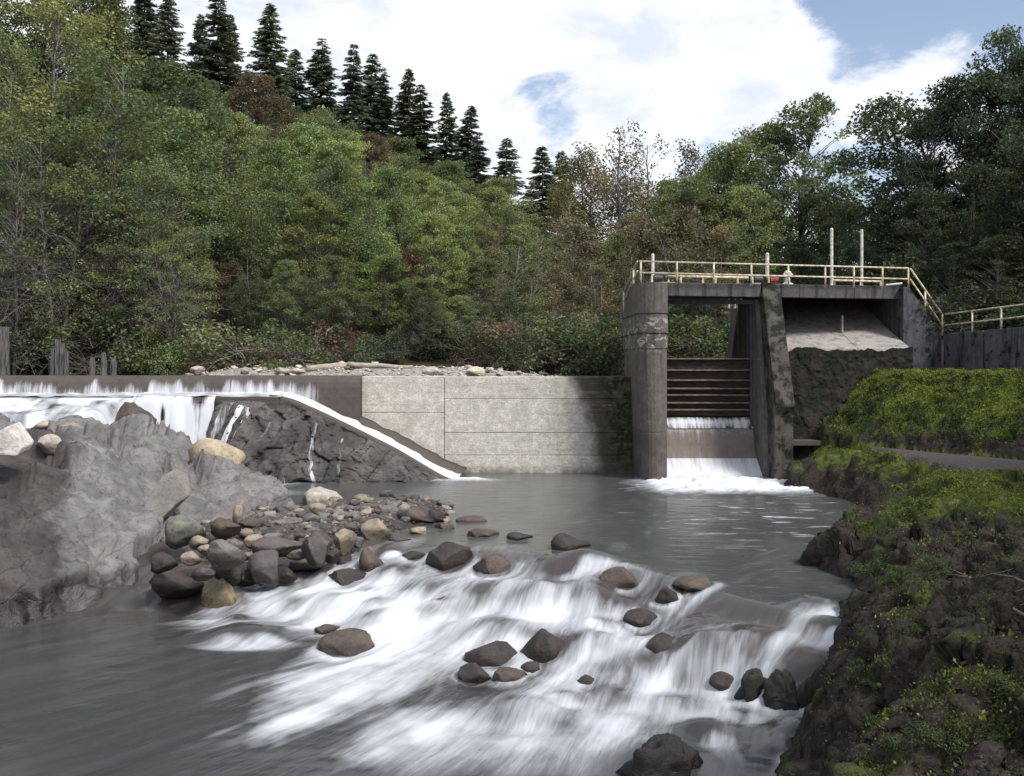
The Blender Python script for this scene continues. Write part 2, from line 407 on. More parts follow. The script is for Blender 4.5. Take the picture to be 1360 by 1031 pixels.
def bark_mat():
    m, t = newmat('tree bark')
    oi = t.n('ObjectInfo'); pos = t.n('NewGeometry').outputs['Position']
    n = t.noise(t.vscale(pos, (5, 5, 1.4)), 1.5, 5, 0.65)
    c = t.mix(t.ramp(n, 0.38, 0.66), oi.outputs['Color'], t.mix(1.0, oi.outputs['Color'], (0.35, 0.33, 0.32), 'MULTIPLY'))
    finish(t, c, 0.9, None, spec=0.15)
    return m
def leaf_mat():
    m, t = newmat('leaves')
    oi = t.n('ObjectInfo'); g = t.n('NewGeometry')
    ri = g.outputs['Random Per Island']; rnd = oi.outputs['Random']
    pos = g.outputs['Position']
    c = oi.outputs['Color']
    clump = t.noise(pos, 0.45, 3, 0.6)
    c = t.mix(t.ramp(clump, 0.38, 0.64), t.mix(1.0, c, (0.78, 0.80, 0.85), 'MULTIPLY'), t.mix(1.0, c, (1.2, 1.16, 0.95), 'MULTIPLY'))
    c = t.mix(t.ramp(ri, 0.0, 1.0, 0.0, 1.0, False), t.mix(1.0, c, (0.62, 0.62, 0.68), 'MULTIPLY'), t.mix(1.0, c, (1.42, 1.36, 1.2), 'MULTIPLY'))
    c = t.mix(t.math('GREATER_THAN', ri, 0.975), c, t.mix(0.5, c, (0.17, 0.10, 0.035)))
    p = t.n('BsdfPrincipled', {'Base Color': c, 'Roughness': 0.55, 'Specular IOR Level': 0.25})
    tr = t.n('BsdfTranslucent', {'Color': t.mix(1.0, c, (1.25, 1.3, 0.7), 'MULTIPLY')})
    mx = t.n('MixShader', {0: 0.3, 1: p.outputs[0], 2: tr.outputs[0]})
    t.n('OutputMaterial', {'Surface': mx.outputs[0]})
    return m
M['bark'] = bark_mat(); M['leaf'] = leaf_mat()

def bank_mat():
    m, t = newmat('mossy bank')
    g = t.n('NewGeometry'); pos = g.outputs['Position']
    nz = t.n('SeparateXYZ', {0: g.outputs['Normal']}).outputs[2]
    moss = t.n('Attribute', attribute_name='moss').outputs['Fac']
    path = t.n('Attribute', attribute_name='path').outputs['Fac']
    n1 = t.noise(pos, 1.1, 6, 0.65); n2 = t.noise(pos, 7, 6, 0.68); n3 = t.noise(pos, 28, 4, 0.6)
    rock = t.mix(t.ramp(n2, 0.4, 0.68), (0.048, 0.039, 0.034), (0.012, 0.010, 0.009))
    rock = t.mix(t.math('MULTIPLY', t.ramp(n3, 0.55, 0.75), 0.6), rock, (0.115, 0.098, 0.085))
    mcol = t.mix(t.ramp(n2, 0.35, 0.65), (0.135, 0.165, 0.03), (0.055, 0.075, 0.016))
    mcol = t.mix(t.ramp(n3, 0.5, 0.75), mcol, (0.022, 0.034, 0.008))
    mcol = t.mix(t.ramp(t.noise(pos, 0.8, 4, 0.6), 0.38, 0.6), t.mix(1.0, mcol, (0.32, 0.36, 0.45), 'MULTIPLY'), mcol)
    mf = t.math('ADD', moss, t.math('MULTIPLY', t.math('SUBTRACT', n1, 0.5), 1.7))
    mf = t.math('ADD', mf, t.math('MULTIPLY', t.math('SUBTRACT', n2, 0.5), 0.9))
    mf = t.math('MULTIPLY', t.ramp(mf, 0.42, 0.62), t.ramp(nz, 0.1, 0.5))
    c = t.mix(mf, rock, mcol)
    pc = t.mix(t.ramp(n2, 0.35, 0.7), (0.105, 0.092, 0.086), (0.06, 0.053, 0.05))
    pf = t.ramp(t.math('ADD', path, t.math('MULTIPLY', t.math('SUBTRACT', n2, 0.5), 0.8)), 0.42, 0.58)
    c = t.mix(pf, c, pc)
    h = t.math('ADD', t.math('MULTIPLY', n2, 0.7), t.math('MULTIPLY', n3, 0.4))
    finish(t, c, 0.9, h, 0.8, 0.09, 0.2)
    return m
M['bank'] = bank_mat()

def water_mat():
    m, t = newmat('river water')
    pos = t.n('NewGeometry').outputs['Position']
    foam = t.n('Attribute', attribute_name='foam').outputs['Fac']
    lic = t.n('Attribute', attribute_name='streak').outputs['Fac']
    rapid = t.n('Attribute', attribute_name='rapid').outputs['Fac']
    psi = t.n('Attribute', attribute_name='psi').outputs['Fac']; lower = t.n('Attribute', attribute_name='lower').outputs['Fac']
    rot = t.n('CombineXYZ', {0: psi, 1: t.n('SeparateXYZ', {0: pos}).outputs[1], 2: 0.0}).outputs[0]
    n1 = t.mix(lower, t.noise(t.vscale(pos, (0.5, 0.16, 1)), 1.0, 5, 0.6), t.noise(t.vscale(rot, (2.2, 0.22, 1)), 1.0, 5, 0.62))
    body = t.mix(t.ramp(n1, 0.35, 0.65), t.mix(lower, (0.090, 0.096, 0.090), (0.066, 0.066, 0.067)), t.mix(lower, (0.066, 0.070, 0.067), (0.046, 0.047, 0.050)))
    body = t.mix(t.math('MULTIPLY', rapid, 0.55), body, (0.070, 0.056, 0.048))
    psi = t.n('Attribute', attribute_name='psi').outputs['Fac']
    rot = t.n('CombineXYZ', {0: psi, 1: t.n('SeparateXYZ', {0: pos}).outputs[1], 2: 0.0}).outputs[0]
    fs1 = t.noise(t.vscale(rot, (7, 0.8, 1)), 1.0, 4, 0.6, 0.6); fs2 = t.noise(t.vscale(rot, (24, 2.6, 1)), 1.0, 3, 0.6, 0.5)
    fmod = t.math('ADD', t.math('MULTIPLY', t.math('SUBTRACT', fs1, 0.5), 0.75), t.math('MULTIPLY', t.math('SUBTRACT', fs2, 0.5), 0.28))
    band = t.math('MULTIPLY', t.ramp(foam, 0.0, 0.3), t.math('MULTIPLY_ADD', foam, -0.55, 1.0))
    f = t.ramp(t.math('MULTIPLY_ADD', fmod, band, foam), 0.03, 1.0, 0.0, 1.0, False)
    col = t.mix(f, body, (0.74, 0.765, 0.80))
    rg = t.math('MULTIPLY_ADD', f, 0.45, 0.16)
    rip = t.noise(t.vscale(pos, (1.5, 4.5, 1)), 1.0, 4, 0.55)
    rip2 = t.noise(t.vscale(pos, (6, 14, 1)), 1.0, 3, 0.5)
    rip = t.mix(lower, rip, t.noise(t.vscale(rot, (4.0, 0.7, 1)), 1.0, 4, 0.55)); rip2 = t.mix(lower, rip2, t.noise(t.vscale(rot, (14, 2.2, 1)), 1.0, 3, 0.5))
    h = t.math('ADD', t.math('MULTIPLY', rip, 0.7), t.math('MULTIPLY', rip2, 0.22))
    h = t.math('ADD', h, t.math('MULTIPLY', lic, 0.25))
    b = t.n('Bump', {'Height': h, 'Strength': 0.45, 'Distance': 0.05})
    p = t.n('BsdfPrincipled', {'Base Color': col, 'Roughness': rg, 'Specular IOR Level': t.math('MULTIPLY_ADD', f, -0.35, 0.5), 'IOR': 1.33, 'Normal': b.outputs[0]})
    t.n('OutputMaterial', {'Surface': p.outputs[0]})
    return m
M['water'] = water_mat()
def falls_mat(name, lo, hi, sx=7.0, sz=0.55, tint=(0.86, 0.88, 0.92), attrname='dens'):
    m, t = newmat(name)
    pos = t.n('NewGeometry').outputs['Position']
    d = t.n('Attribute', attribute_name=attrname).outputs['Fac']
    s1 = t.noise(t.vscale(pos, (sx, 0.7, sz)), 1.0, 5, 0.62, 0.25)
    s2 = t.noise(t.vscale(pos, (sx * 0.22, 0.5, sz * 0.5)), 1.0, 3, 0.6)
    v = t.math('ADD', t.math('ADD', t.math('MULTIPLY', s1, 0.55), t.math('MULTIPLY', s2, 0.5)), t.math('SUBTRACT', d, 0.5))
    a = t.ramp(v, lo, hi)
    p = t.n('BsdfPrincipled', {'Base Color': tint, 'Roughness': 0.5, 'Specular IOR Level': 0.2})
    tl = t.n('BsdfTranslucent', {'Color': tint})
    wh = t.n('MixShader', {0: 0.25, 1: p.outputs[0], 2: tl.outputs[0]})
    tr = t.n('BsdfTransparent')
    mx = t.n('MixShader', {0: a, 1: tr.outputs[0], 2: wh.outputs[0]})
    t.n('OutputMaterial', {'Surface': mx.outputs[0]})
    return m
M['falls'] = falls_mat('falling water', 0.40, 0.70)
M['sheet'] = falls_mat('spillway sheet water', 0.36, 0.86, 9.0, 0.5)
M['falls_thin'] = falls_mat('thin falling water', 0.3, 1.0, 14.0, 0.3)

# ================================================================== TERRAIN
SHORE = [(13.6, 49.5), (12.9, 47.4), (14.0, 43.5), (14.9, 40.5), (14.7, 38.4), (12.6, 35.2), (9.9, 31.0), (8.5, 29.0), (9.2, 26.6), (8.8, 24.6), (7.3, 21.8), (6.7, 20.6), (6.0, 19.0), (4.9, 17.3), (3.6, 14.0), (2.0, 10.0), (-2.0, 0.0), (-6, -12)]
EBASE = [(15.2, 52.5), (15.7, 49.9), (17.9, 45.9), (21.0, 40.5), (26, 36.5), (34, 32), (60, 24)]
LFOOT = [(-30, 18), (-19, 23.5), (-14.3, 26.8), (-12.8, 28.6), (-11.7, 30.8), (-11.0, 33.5), (-9.6, 36.0), (-8.9, 38.2), (-9.2, 40.6), (-11.2, 43.0), (-12.6, 46.5), (-14.6, 49.6), (-30, 50.4), (-60, 50.4), (-60, 18)]
LIPX = [-40, -14, -6, -3, 0.5, 3.3, 5.4, 6.8, 9, 20]
LIPY = [33.6, 33.4, 33.2, 32.4, 30.9, 29.2, 25.8, 23.3, 21.5, 20]
def lipd(x, y): return np.interp(x, LIPX, LIPY) - y
def droplen(x): return np.interp(x, [-10, -4, 2, 7], [4.2, 6.5, 8.0, 4.2])
def wz(x, y):
    d = lipd(np.asarray(x, float), np.asarray(y, float))
    t = np.clip(d / droplen(x), 0, 1)
    st = 0.5 * t + 0.5 * (sstep(0.0, 0.32, t) * 0.36 + sstep(0.36, 0.66, t) * 0.34 + sstep(0.7, 1.0, t) * 0.30)
    return -1.4 * st
def bank_h(x, y):
    sd = poly_sd(x, y, SHORE)           # river lies to the right of the walk towards the camera
    wl = wz(x, y)
    sdn = sd + 0.55 * fbm(x * 0.6, y * 0.6, oct=3, seed=5)
    plate = 1.75 + 0.35 * fbm(x * 0.25, y * 0.25, oct=3, seed=9) + np.clip(sd, 0, 30) * 0.012
    plate = plate + 0.25 * sstep(24, 12, y)
    h = np.where(sdn < 0, wl + sdn * 0.9, wl + (plate - wl) * (1 - np.exp(-np.clip(sdn, 0, 99) / 1.15)))
    # tongues of rock reaching into the pool stay low
    low = np.exp(-(((x - 10.0) / 2.6) ** 2 + ((y - 30.6) / 2.2) ** 2)); h = np.where(sdn > 0, h - (h - (wl + 0.55)) * 0.85 * low, h)
    e = poly_sd(x, y, EBASE)
    pathm = sstep(-5.6, -4.8, e + 0.25 * fbm(x, y, oct=2, seed=3)) * sstep(0.15, -0.25, e) * sstep(16.6, 17.4, x)
    emb = np.clip((e + 0.15) / 3.5, 0, 1) ** 0.95
    bump = (0.26 * ridged(x * 0.9, y * 0.9, oct=4, seed=21) + 0.42 * fbm(x * 0.55, y * 0.55, oct=2, seed=23)) * sstep(-0.3, 1.0, sdn) * (1 - pathm) * (1 - 0.6 * emb)
    bump = bump + 0.10 * fbm(x * 2.6, y * 2.6, oct=3, seed=41) * (1 - 0.9 * pathm)
    h = h + bump
    h = np.minimum(h, 1.72 + 3 * sstep(-7.0, -10.5, e))
    h = h * (1 - pathm) + (1.95 + 0.0 * x) * pathm
    h = np.where(e > 0, np.maximum(h, 1.95) * (1 - emb) + 5.42 * emb, h) if True else h
    return h, sdn, e, pathm, emb
def hill_h(x, y):
    a = x / np.maximum(y, 30.0)
    zr = np.interp(a, [-1.2, -0.55, -0.405, -0.25, -0.1, -0.045, 0.0, 0.035, 0.07, 0.12, 0.4, 0.6, 1.0], [54, 46, 37, 32, 28, 25, 20, 13, 8, 5.2, 5.2, 16, 40])
    t = np.clip((y - 61) / 109.0, 0, 1)
    z = 5.0 + (zr - 5.0) * t ** 0.92
    z = z - sstep(185, 420, y) * (z - 5) * 0.75
    z = z + sstep(23.5, 60, x) * 13 * sstep(48, 56, y) + sstep(22.0, 23.6, x) * 2.2 * sstep(75, 60, y)
    z = z + sstep(-27, -50, x) * 14 * sstep(56, 66, y)
    z = z + fbm(x * 0.06, y * 0.06, oct=3, seed=77) * 2.2 * sstep(66, 100, y)
    return z
def low_h(x, y):
    z = np.full(np.shape(x), -2.7)
    sdr = poly_sd(x, y, SHORE); z = z + sstep(3.0, 7.0, sdr) * 3.7
    z = z + sstep(28, 44, x) * 12
    sdl = region_sd(x, y, LFOOT); z = z + sstep(2.5, 7.0, sdl) * 4.2 + sstep(-24, -50, x) * 7
    return z
def ground_h(x, y):
    hi, lo = hill_h(x, y), low_h(x, y)
    t = sstep(53.35, 53.9, y)
    xw = 22.98 + (52.5 - y) * 0.2433
    t = np.where(y < 53.0, sstep(0.45, 1.1, x - xw) * sstep(34, 38, y), t)
    return lo * (1 - t) + hi * t
def axis(*segs):
    out = []
    for a, b, s in segs: out += list(np.arange(a, b, s))
    return np.array(out + [segs[-1][1]], float)
gx = axis((-700, -140, 40), (-140, -60, 5), (-60, 21, 1.0), (21, 30, 0.25), (30, 45, 1.0), (45, 140, 5), (140, 700, 40))
gy = axis((-120, -10, 10), (-10, 42, 1.5), (42.5, 53.0, 0.5), (53.05, 54.2, 0.3), (54.5, 120, 1.5), (120, 220, 4), (220, 1500, 60))
GX, GY = np.meshgrid(gx, gy)
gme = mesh_np('ground', np.stack([GX, GY, ground_h(GX, GY)], -1).reshape(-1, 3), grid_faces(len(gy), len(gx)), M['ground'], True)
link('ground', gme, kind='structure')

# ------------------------------------------------------------------ right bank
bx = axis((-3.5, 2, 0.3), (2, 12.5, 0.06), (12.5, 26.5, 0.15)); by = axis((6.0, 9, 0.2), (9, 26, 0.06), (26, 52.4, 0.14))
BX, BY = np.meshgrid(bx, by)
BH, BSD, BE, BPATH, BEMB = bank_h(BX, BY)
def surf_normals(X, Y, Z):
    P = np.stack([X, Y, Z], -1)
    du = np.gradient(P, axis=1); dv = np.gradient(P, axis=0)
    n = np.cross(du, dv); return n / np.maximum(np.linalg.norm(n, axis=-1, keepdims=True), 1e-9)
nrm = surf_normals(BX, BY, BH)
fv, fe = facets(BX * 0.9, BY * 0.9, BH * 1.1, 5)
fv2, fe2 = facets(BX * 2.7, BY * 2.7, BH * 3.0, 15)
rockm = sstep(-0.8, 0.4, BSD) * (1 - BPATH) * (1 - 0.8 * BEMB)
dsp = (0.22 * fv + 0.09 * fv2 - 0.08 * sstep(0.06, 0.0, fe) - 0.03 * sstep(0.06, 0, fe2) + 0.07 * ridged(BX * 3.5, BY * 3.5, BH * 3.5, oct=4, seed=61) + 0.04 * fbm(BX * 9, BY * 9, BH * 9, oct=3, seed=62)) * rockm
dsp = dsp + BEMB * (0.10 * fbm(BX * 2.2, BY * 2.2, BH * 2.2, oct=4, seed=66) + 0.07 * fv2)
BP = np.stack([BX, BY, BH], -1) + nrm * dsp[..., None]
bme = mesh_np('river_bank', BP.reshape(-1, 3), grid_faces(len(by), len(bx)), M['bank'], True)
mossw = 0.31 + 0.59 * BEMB + 0.42 * sstep(0.8, 2.4, BSD) * sstep(22, 30, BY) + 0.5 * np.exp(-((BY - 38) / 7) ** 2) * sstep(1.0, 3, BSD) * (BE < 0)
mossw = mossw - 0.45 * sstep(1.6, 0.3, BE) * (BE > 0) + 0.12 * fv * rockm
attr(bme, 'moss', mossw); attr(bme, 'path', BPATH)
link('river_bank', bme, kind='structure')

# ------------------------------------------------------------------ left rock outcrop
ox = axis((-34, -22, 0.25), (-22, -8.0, 0.095)); oy = axis((18, 26, 0.25), (26, 42, 0.095), (42, 52.0, 0.16))
OX, OY = np.meshgrid(ox, oy)
osd = region_sd(OX, OY, LFOOT) + 0.5 * fbm(OX * 0.5, OY * 0.5, oct=3, seed=31)
cap = np.interp(OX + 0.12 * (OY - 36), [-26, -19, -16.5, -14, -11.5, -9], [3.1, 3.1, 2.85, 2.2, 1.75, 1.3])
cap = cap - 1.5 * sstep(38.5, 33, OY) * sstep(-15.5, -12.5, OX)
cap = cap - 0.5 * sstep(44, 50, OY) * sstep(-14, -17, OX) - 2.2 * sstep(46.0, 49.0, OY) * sstep(-18.4, -17, OX)
basez = wz(OX, OY) - 0.4
OH = np.where(osd < 0, basez + osd * 1.2, basez + (cap - basez) * (1 - np.exp(-osd / 1.5)))
# tilted strata give steps
strat = (OX * 0.55 + OY * 0.2 + OH * 0.9)
OH = OH + 0.05 * np.abs(((strat * 1.1 + 0.5 * fbm(OX * .4, OY * .4, oct=3, seed=8)) % 1.0) - 0.5) * 2 * sstep(0, 1, osd)
on = surf_normals(OX, OY, OH)
wq = 0.5 * fbm(OX * .7, OY * .7, OH * .7, oct=3, seed=140)
DA, DB, DC = OX * 0.80 - OH * 0.6 + wq, OY + wq, OH * 0.8 + OX * 0.6 + 0.25 * OY + wq        # along dip, strike, across beds
f1, e1 = facets(DA * 0.30, DB * 0.30, DC * 0.55, 101)
f2, e2 = facets(DA * 0.8, DB * 0.8, DC * 1.7, 111)
f3, e3 = facets(DA * 2.6, DB * 2.6, DC * 5.0, 121)
om = sstep(-0.6, 0.5, osd)
odsp = om * (0.55 * f1 + 0.17 * f2 + 0.045 * f3 - 0.2 * sstep(0.05, 0.0, e1) - 0.08 * sstep(0.05, 0, e2) - 0.03 * sstep(0.10, 0, e3) + 0.05 * fbm(OX * 4, OY * 4, OH * 4, oct=4, seed=131))
OP = np.stack([OX, OY, OH], -1) + on * odsp[..., None] * np.array([0.55, 0.55, 1.0])
ome = mesh_np('rock_outcrop', OP.reshape(-1, 3), grid_faces(len(oy), len(ox)), None, True)
def outcrop_mat():
    m = M['outcrop'].copy(); t = NT.__new__(NT); t.t = m.node_tree
    p = [n for n in m.node_tree.nodes if n.type == 'BSDF_PRINCIPLED'][0]
    mx = p.inputs['Base Color'].links[0].from_socket
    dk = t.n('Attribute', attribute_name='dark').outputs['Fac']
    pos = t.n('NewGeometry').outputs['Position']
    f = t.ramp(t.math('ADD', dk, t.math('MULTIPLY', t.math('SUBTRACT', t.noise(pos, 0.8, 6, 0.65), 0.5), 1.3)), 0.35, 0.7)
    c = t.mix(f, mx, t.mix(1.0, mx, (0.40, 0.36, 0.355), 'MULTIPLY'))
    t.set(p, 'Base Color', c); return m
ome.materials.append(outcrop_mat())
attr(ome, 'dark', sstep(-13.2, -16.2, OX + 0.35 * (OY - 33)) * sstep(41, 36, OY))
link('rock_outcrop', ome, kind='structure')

# ------------------------------------------------------------------ gravel bar in the river
BAR = [(-11.8, 33.6), (-9.0, 31.9), (-6.4, 32.0), (-4.4, 33.8), (-2.4, 36.8), (-2.6, 41.2), (-4.2, 43.0), (-6.2, 42.6), (-9.0, 39.4), (-12, 40)]
rx = axis((-13.5, -1.0, 0.12)); ry = axis((30.4, 45, 0.12))
RX, RY = np.meshgrid(rx, ry)
rsd = region_sd(RX, RY, BAR)
RH = np.where(rsd < 0, rsd * 0.6, 0.42 * (1 - np.exp(-rsd / 0.8))) - 0.16
RH = RH + np.minimum(0, wz(RX, RY) + 0.15) * 0.8 + 0.10 * fbm(RX * 1.5, RY * 1.5, oct=3, seed=4)
_, er = facets(RX * 2.6, RY * 2.6, RX * 0, 7); fr, _ = facets(RX * 2.6, RY * 2.6, RX * 0, 7)
RH = RH + (0.10 * np.abs(fr) + 0.06 * sstep(0, .4, er)) * sstep(-0.5, 0.2, rsd)
link('gravel_bar', mesh_np('gravel_bar', np.stack([RX, RY, RH], -1).reshape(-1, 3), grid_faces(len(ry), len(rx)), M['bed'], True), kind='structure')

# ================================================================== BOULDERS (placed before the water so that it can flow round them)
def ico(sub):
    import bmesh
    bm = bmesh.new(); bmesh.ops.create_icosphere(bm, subdivisions=sub, radius=1.0)
    v = np.array([x.co[:] for x in bm.verts]); f = np.array([[a.index for a in q.verts] for q in bm.faces]); bm.free(); return v, f
ICO = {s: ico(s) for s in (2, 3, 4, 5)}
def boulder_mesh(name, seed, sub=4, angular=0.5, rough=1.0):
    v, f = ICO[sub]; v = v.copy(); rng = np.random.RandomState(seed)
    for k in range(int(5 + 9 * angular)):
        n = rng.normal(size=3); n /= np.linalg.norm(n); d = rng.uniform(0.5, 0.86) + 0.08 * (1 - angular)
        ex = np.maximum(0, v @ n - d); v = v - ex[:, None] * n * (0.8 + 0.2 * angular)
    r = np.linalg.norm(v, axis=1, keepdims=True); nn = v / r
    o = rng.uniform(0, 50, 3)
    v = v + nn * (0.13 * rough * fbm(v[:, 0] * 1.3 + o[0], v[:, 1] * 1.3 + o[1], v[:, 2] * 1.3, oct=3, seed=seed)
                  + 0.035 * rough * ridged(v[:, 0] * 3.3 + o[0], v[:, 1] * 3.3, v[:, 2] * 3.3 + o[2], oct=3, seed=seed + 3))[:, None]
    v /= np.abs(v).max(0)
    return mesh_np(name, v, f, M['boulder'], True)
PROTO = [boulder_mesh('boulder', 10 + i, 4, (0.6, 0.8, 0.95, 0.7, 0.5, 1.0)[i % 6]) for i in range(12)]
PEB = [boulder_mesh('cobble', 60 + i, 3, (0.2, 0.5, 0.8)[i % 3]) for i in range(6)]
DK = (0.042, 0.035, 0.032); BR = (0.080, 0.062, 0.051); GR = (0.145, 0.132, 0.126); TN = (0.27, 0.228, 0.175); PL = (0.40, 0.36, 0.31); PU = (0.098, 0.086, 0.090); YB = (0.26, 0.21, 0.12); GN = (0.15, 0.15, 0.125)
ROCKS = []           # (x, y, radius across, height above water, submerged) for the flow
def place_boulder(u, v, wpx, hpx, colr, label, seed, zg=None, group=None, rz=None, name='boulder', cat='boulder', depth=0.85, tilt=0.0, ms=None, sink=0.3):
    z = 0.1 if zg is None else zg
    if zg is None:
        for _ in range(12):
            p = onz(u, v, z); z = 0.5 * z + 0.5 * float(wz(p.x, p.y))
    p = onz(u, v, z); k = p.y / F_PX
    wd = wpx * k; slope = (CAMZ - z) / p.y
    ht = max(hpx * k - 0.42 * slope * wd * depth, 0.16 * wd)
    o = link(name, ms or PROTO[seed % 12])
    tot = ht * (1 + sink)
    o.scale = (wd / 2 * 1.03, wd / 2 * depth, tot / 2 * 1.04)
    o.location = (p.x, p.y + wd * depth * 0.36, z + ht - tot / 2)
    o.rotation_euler = (0, R(tilt), (rz if rz is not None else R((seed * 67) % 31 - 15)))
    o.color = (*colr, 1)
    tag(o, label, cat, group)
    return o
RUG = [boulder_mesh('boulder', 90 + i, 5, 0.9, 2.6) for i in range(3)]
RAP = [  # boulders standing in the white water
 (595, 756, 62, 38, DK, 'dark brown boulder at the head of the rapids, below the brown slab stone'),
 (657, 764, 60, 32, BR, 'rounded brown boulder at the head of the rapids, just right of the blackish one'),
 (758, 731, 56, 24, DK, 'flat dark boulder alone in smooth water above the rapids'),
 (926, 782, 58, 16, BR, 'low reddish brown stone nearly covered at the upper right edge of the rapids'),
 (890, 802, 44, 24, DK, 'small dark stone with white water on both sides, upper right of the rapids'),
 (853, 831, 48, 22, DK, 'small flat dark stone left of the wedge boulder in the rapids'),
 (898, 882, 74, 40, DK, 'dark wedge shaped boulder leaning left in the right half of the rapids'),
 (726, 874, 70, 56, DK, 'large angular dark boulder standing highest in the middle of the rapids'),
 (653, 886, 76, 38, DK, 'broad dark boulder left of the tall angular one mid rapids'),
 (628, 903, 46, 22, DK, 'low black stone below the broad dark boulder in the foam'),
 (676, 906, 50, 24, BR, 'low brown stone tucked under the tall angular boulder'),
 (456, 866, 74, 30, BR, 'lone brown boulder in the foam at left of the rapids'),
 (432, 842, 34, 14, BR, 'small brown stone just behind the lone boulder on the left foam'),
 (460, 778, 66, 28, DK, 'low wet brown boulder at the foot of the gravel bar'),
 (492, 759, 34, 34, BR, 'upright brown stone beside the foot of the gravel bar'),
 (457, 752, 24, 17, DK, 'small dark stone stacked behind the low wet boulder'),
 (459, 738, 22, 13, DK, 'smallest dark stone at the top of the side channel'),
 (1003, 928, 56, 40, (0.026, 0.025, 0.019), 'mossy black rock left of the split ledge near the right bank'),
 (1050, 936, 62, 48, (0.022, 0.021, 0.018), 'black ledge rock with water threads beside the right bank'),
 (1090, 940, 56, 46, (0.024, 0.024, 0.017), 'mossy ledge rock touching the right bank'),
 (884, 1040, 124, 66, (0.022, 0.02, 0.02), 'big black rock cut by the bottom edge of the river view'),
 (288, 808, 56, 46, (0.21, 0.175, 0.11), 'yellow brown pyramid shaped stone standing in water by the outcrop'),
 (640, 713, 46, 13, BR, 'low flat brown stone above the rapids, nearest the slab stone'),
 (625, 694, 40, 9, BR, 'thin brown stone barely showing in the pool'),
 (548, 745, 34, 14, DK, 'small dark stone left of the blackish boulder at the head of the rapids'),
 (592, 703, 32, 10, BR, 'small brown stone in shallow water between the bar tip and the thin stone'),
 (690, 716, 36, 10, DK, 'low dark stone between the flat brown stone and the lone flat boulder'),
 (706, 893, 30, 14, DK, 'small dark stone against the right foot of the broad boulder'),
 (1078, 806, 40, 17, BR, 'reddish brown stone barely showing beside the right bank'),
 (962, 915, 36, 22, DK, 'small dark stone left of the mossy black rock'),
 (852, 897, 36, 21, BR, 'small wet stone between the tall angular boulder and the wedge boulder'),
 (782, 912, 38, 22, DK, 'low dark stone downstream of the tall angular boulder'),
 (588, 810, 36, 20, BR, 'small brown stone in the foam left of centre'),
 (826, 783, 62, 30, BR, 'brown boulder with a smooth veil of water over its top'),
]
for i, (u, v, wd, ht, c, lab) in enumerate(RAP):
    o = place_boulder(u, v, wd, ht, c, lab, i + 1, None, 'boulders in the rapids', depth=0.9, sink=0.9, ms=RUG[i % 3] if i in (17, 18, 19, 20) else None)
    ROCKS.append((o.location.x, o.location.y, o.scale.x, 1.0))
SUBM = [(735, 795, 66), (592, 812, 44), (565, 825, 40), (955, 830, 90), (1010, 845, 80), (1065, 850, 70), (920, 825, 60), (800, 800, 70), (860, 905, 80), (820, 930, 60), (640, 790, 60), (700, 800, 60), (780, 860, 60), (560, 790, 50), (960, 900, 70), (690, 950, 80), (1085, 808, 60)]
